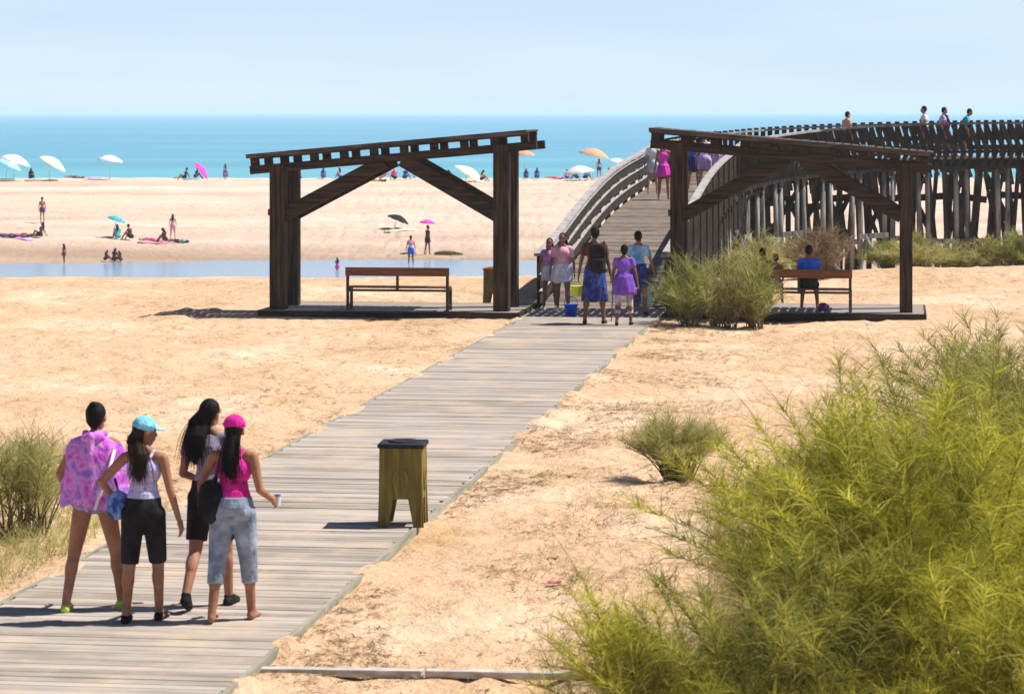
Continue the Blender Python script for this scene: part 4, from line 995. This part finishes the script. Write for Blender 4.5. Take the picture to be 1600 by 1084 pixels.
# ------------------------------------------------------------------ the beach beyond the lagoon
def parasol(px, py_top, ybase, r, mat, tilt, label, name='beach_parasol', d=None, hgt=2.0):
    """px, py_top: where the middle of the canopy shows"""
    g = hit(px, ybase, 75) if d is None else gxy(px, d)
    ctop = at(px, py_top, g.y); hh = max(.6, ctop.z - g.z)
    o = empty(name, g, 0, label, 'parasol', 'parasols on the far beach')
    tm = Matrix.Rotation(R(tilt), 4, 'Y')
    N = 8; K = 4; vs = []; fs = []
    def shell(off):
        b = len(vs)
        for i in range(K + 1):
            t = i / K
            for k in range(N * 3):
                a = 2 * math.pi * k / (N * 3); sc = math.cos(a * N / 1) ; rr = r * t * (1 - .04 * t * (1 - sc) / 2)
                vs.append(Vector((rr * math.cos(a), rr * math.sin(a), r * .42 * (1 - t ** 1.8) - .03 * r * t * (1 - sc) - off)))
        return b
    b0 = shell(0); b1 = shell(.02); n3 = N * 3
    for i in range(K):
        for k in range(n3):
            k2 = (k + 1) % n3; fs.append((b0 + i * n3 + k, b0 + (i + 1) * n3 + k, b0 + (i + 1) * n3 + k2, b0 + i * n3 + k2)); fs.append((b1 + i * n3 + k2, b1 + (i + 1) * n3 + k2, b1 + (i + 1) * n3 + k, b1 + i * n3 + k))
    for k in range(n3):
        k2 = (k + 1) % n3; fs.append((b0 + K * n3 + k, b1 + K * n3 + k, b1 + K * n3 + k2, b0 + K * n3 + k2))
    c = MB().add(vs, fs); c.xf(Matrix.Translation((0, 0, hh - r * .1)) @ tm); c.build('canopy', mat, o, smooth=True)
    p = MB(); tipp = Vector((0, 0, hh - r * .1)); top = tipp + tm.to_3x3() @ Vector((0, 0, r * .47)); foot = Vector((-math.sin(R(tilt)) * .5, 0, -.2))
    p.tube([foot, foot + Vector((0, 0, .2 + hh * .45)), top], [.022, .022, .016], 8); p.build('pole', M['white_cloth'], o, smooth=True)
parasol(24, 250, 282, 1.25, M['white_cloth'], 18, 'white parasol at the far left edge of the beach')
parasol(14, 256, 280, 1.1, M['teal_towel'], 25, 'pale teal parasol overlapping the white one at the left edge')
parasol(82, 254, 282, 1.2, M['cream_cloth'], 30, 'cream parasol tilted to the right, second from the left edge')
parasol(172, 249, 280, 1.05, M['white_cloth'], 6, 'white upright parasol standing alone against the sea')
parasol(314, 265, 280, .85, M['hot_pink'], 52, 'bright pink parasol tipped to the right over people in dark clothes')
parasol(605, 270, 282, .9, M['rose_top'], -35, 'pink parasol seen through the left pergola')
parasol(733, 274, 284, 1.4, M['cream_cloth'], 34, 'pale yellow parasol seen through the left pergola, right of its brace')
parasol(820, 240, 279, .85, M['orange_cloth'], 4, 'orange parasol half hidden by the left pergola post')
parasol(928, 240, 281, 1.25, M['orange_cloth'], 12, 'large orange parasol between the pergolas')
parasol(904, 267, 283, 1.25, M['white_cloth'], -8, 'low white parasol in front of the orange one')
parasol(966, 253, 281, .85, M['white_cloth'], 16, 'small white parasol beside the left railing of the ramp')
parasol(668, 347, 396, .46, M['hot_pink'], 5, 'small pink parasol carried over a person by the water')
parasol(182, 342, 372, .55, M['teal_cloth'], 18, 'small teal parasol over a seated person')
parasol(622, 352, 358, .70, M['black_cloth'], 22, 'dark parasol laid over on the sand with its long shadow')
VB = .03
GBch = 'bathers on the far beach'
SITG = dict(lean=18, L=(128, 8, 98), Rg=(122, 8, 90), AL=(30, 10, 50, 0), AR=(30, 10, 50, 0))
SITS = dict(lean=-14, L=(92, 8, 6), Rg=(124, 8, 92), AL=(-30, 14, -25, 10), AR=(-30, 14, -25, 10))
LIE = dict(lean=-2, L=(0, 6, 0), Rg=(14, 6, 28), AL=(0, 24, 10, 10), AR=(0, 24, 10, 10), pitch=90)
STAND = dict(L=(-6, 4, 4), Rg=(8, 4, 8))
B = [ # px, py of the feet or seat, height, pose, turn, skin, top, bottom, label
 (66, 349, 1.62, STAND, 30, 'skin_tan', None, 'deep_violet', 'person standing on the beach behind the group lying at the left edge'),
 (63, 371, 1.6, SITS, 90, 'skin_brown', 'deep_violet', 'black_cloth', 'person in dark violet sitting up beside the row lying at the left edge'),
 (48, 371, 1.6, LIE, 90, 'skin_tan', None, 'orange_cloth', 'person lying in the middle of the row at the left edge'),
 (28, 371, 1.6, LIE, 95, 'skin_brown', None, 'magenta', 'person lying on the sand in pink, second of the row at the left edge'),
 (8, 371, 1.6, LIE, 85, 'skin_brown', 'deep_violet', 'deep_violet', 'person in violet lying furthest left in the row'),
 (100, 413, 1.12, STAND, 60, 'skin_brown', None, 'maroon_top', 'small child standing at the edge of the lagoon'),
 (164, 409, 1.1, SITG, -60, 'skin_brown', 'deep_violet', 'black_cloth', 'child crouching at the water, left one of three'),
 (178, 410, 1.35, SITG, -20, 'skin_brown', 'maroon_top', 'black_cloth', 'grown person crouching at the water between two children'),
 (189, 410, 1.1, SITG, 60, 'skin_brown', 'maroon_top', 'maroon_top', 'child crouching at the water, right one of three'),
 (184, 375, 1.6, SITG, 20, 'skin_tan', 'teal_cloth', 'teal_cloth', 'person in teal sitting on the sand under the small teal parasol'),
 (205, 375, 1.65, SITG, 60, 'skin_brown', 'maroon_top', 'black_cloth', 'person in brown sitting leaning beside the one in teal'),
 (240, 378, 1.6, LIE, 95, 'skin_fair', 'rose_top', 'magenta', 'person in pink lying on the sand in the middle group'),
 (259, 379, 1.5, SITG, 80, 'skin_brown', 'maroon_top', 'black_cloth', 'dark-haired person crouching beside the one lying in pink'),
 (270, 374, 1.5, STAND, 0, 'skin_fair', 'rose_top', 'rose_top', 'person in pale pink standing behind the middle group'),
 (278, 379, 1.45, LIE, 85, 'skin_tan', 'teal_cloth', 'black_cloth', 'person lying at the right end of the middle group'),
 (289, 281, 1.7, SITS, 90, 'skin_brown', 'black_cloth', 'black_cloth', 'person in black lounging left of the tipped pink parasol'),
 (305, 280, 1.7, SITG, -80, 'skin_brown', 'navy_sarong', 'black_cloth', 'person in navy sitting beneath the tipped pink parasol'),
 (352, 279, 1.6, SITG, 0, 'skin_tan', 'lilac', 'navy_sarong', 'person in lilac sitting by the sea left of the pergola'),
 (48, 281, 1.6, SITG, 0, 'skin_brown', 'maroon_top', 'black_cloth', 'person sitting below the white parasols at the left edge'),
 (642, 418, 1.66, STAND, 10, 'skin_brown', 'rose_top', 'royal_blue', 'person in a pink top and blue trousers wading above the left bench'),
 (668, 398, 1.66, STAND, -60, 'skin_brown', 'maroon_top', 'black_cloth', 'dark figure walking under the small pink parasol'),
 (527, 432, 1.0, STAND, 40, 'skin_tan', 'deep_violet', 'magenta', 'child in violet and pink seen over the sand left of the bench'),
 (505, 280, 1.6, SITG, 0, 'skin_tan', 'royal_blue', 'navy_sarong', 'person in blue sitting by the sea behind the left brace of the pergola'),
 (532, 280, 1.6, SITG, 30, 'skin_tan', 'lilac', 'navy_sarong', 'person in lilac sitting by the sea behind the left brace'),
 (617, 282, 1.7, SITG, 20, 'skin_brown', 'magenta', 'black_cloth', 'person in magenta sitting right of the pink parasol, seen through the pergola'),
 (632, 281, 1.7, SITG, -30, 'skin_brown', 'navy_sarong', 'black_cloth', 'person in navy sitting right of the one in magenta, seen through the pergola'),
 (822, 280, 1.5, SITG, 0, 'skin_tan', 'navy_sarong', 'navy_sarong', 'person in pale navy sitting close to the pergola post by the sea'),
 (839, 280, 1.6, SITG, 0, 'skin_tan', 'royal_blue', 'navy_sarong', 'person in deep blue sitting by the sea right of the left pergola'),
 (886, 281, 1.5, SITG, 0, 'skin_tan', 'lilac', 'navy_sarong', 'person in pale blue sitting left of the low white parasol'),
 (902, 281, 1.6, SITG, 60, 'skin_brown', 'deep_violet', 'black_cloth', 'person in dark violet sitting under the low white parasol'),
 (914, 281, 1.7, SITG, -40, 'skin_brown', 'lilac', 'navy_sarong', 'person in purple sitting upright under the low white parasol'),
 (352, 281, 1.3, STAND, 40, 'skin_tan', None, 'royal_blue', 'child in blue shorts standing by the sea left of the pergola'),
 (468, 281, 1.6, SITG, 20, 'skin_tan', 'rose_top', 'black_cloth', 'person in rose sitting by the sea close to the left pergola posts'),
 (556, 281, 1.6, SITS, 90, 'skin_fair', 'lime_plastic', 'navy_sarong', 'person in lime green reclining left of the pink parasol, under the brace'),
 (590, 284, 1.6, LIE, 92, 'skin_brown', None, 'yellow_cloth', 'person lying on the yellow towel by the pink parasol'),
 (647, 279, 1.5, STAND, 70, 'skin_tan', None, 'teal_cloth', 'bather in teal standing by the sea, seen between the pergola braces'),
 (704, 283, 1.6, SITG, 60, 'skin_tan', 'white_cloth', 'navy_sarong', 'person in white sitting left of the pale yellow parasol'),
 (752, 284, 1.6, SITG, -60, 'skin_brown', 'orange_cloth', 'black_cloth', 'person in orange sitting right of the pale yellow parasol'),
 (868, 280, 1.5, LIE, 88, 'skin_fair', 'rose_top', 'magenta', 'person in pink lying by the sea left of the low white parasol'),
 (952, 280, 1.6, SITG, 10, 'skin_fair', 'magenta', 'black_cloth', 'person in magenta sitting under the small white parasol'),
 (118, 279, 1.6, LIE, 90, 'skin_tan', None, 'navy_sarong', 'sunbather lying by the sea between the cream and the upright white parasol'),
 (936, 279, 1.6, STAND, 0, 'skin_tan', 'rose_top', 'navy_sarong', 'person standing by the sea under the large orange parasol'),
]
for px, py, hh, ps, rz, sk, tp, bt, lb in B:
    g = hit(px, py, 75)
    if 'lagoon' in lb or 'wading' in lb: g.z = max(g.z, SEA - .12)
    person(g, hh, lb, ps, sk, ('short' if hh > 1.6 else 'long', 'hair_black'), top=(M[tp], .4, 0) if tp else None, bottom=(M[bt], .5, .02), rz=rz, voxel=VB, group=GBch)
for px, py, mt, lb, w_ in ((30, 373, 'lilac', 'lilac towel spread under the row of sunbathers at the left edge', 1.7), (242, 380, 'rose_top', 'pink towel under the middle group of bathers', 1.9), (625, 360, 'cream_cloth', 'pale yellow towel on the sand below the dark parasol', 1.9), (140, 279, 'lilac', 'lilac towel by the sea left of the upright white parasol', 1.9), (592, 283, 'yellow_cloth', 'yellow towel by the pink parasol, seen through the pergola', 1.6)):
    g = hit(px, py, 75); m = MB(); vs = []; n = 9
    for j in range(5):
        for i in range(n):
            x, y = (i / (n - 1) - .5) * w_, (j / 4 - .5) * 1.1; vs.append((x, y, gz(g.x + x, g.y + y) - g.z + .04 + .015 * math.sin(i * 1.7 + j)))
    m.add(vs, [(j * n + i, j * n + i + 1, (j + 1) * n + i + 1, (j + 1) * n + i) for j in range(4) for i in range(n - 1)])
    o = m.build('beach_towel', M[mt], smooth=True, loc=g); q = o.modifiers.new('t', 'SOLIDIFY'); q.thickness = .02; tag(o, lb, 'towel', 'towels on the beach')
# driftwood log by the water
g = hit(698, 399, 75); m = MB().tube([Vector((-.7, 0, .08)), Vector((-.2, .05, .14)), Vector((.4, 0, .12)), Vector((.9, .1, .05))], [.07, .12, .11, .05], 10)
o = m.build('driftwood_log', M['bark'], smooth=True, loc=g); tag(o, 'dark driftwood log on the wet sand right of the small pink parasol', 'log')
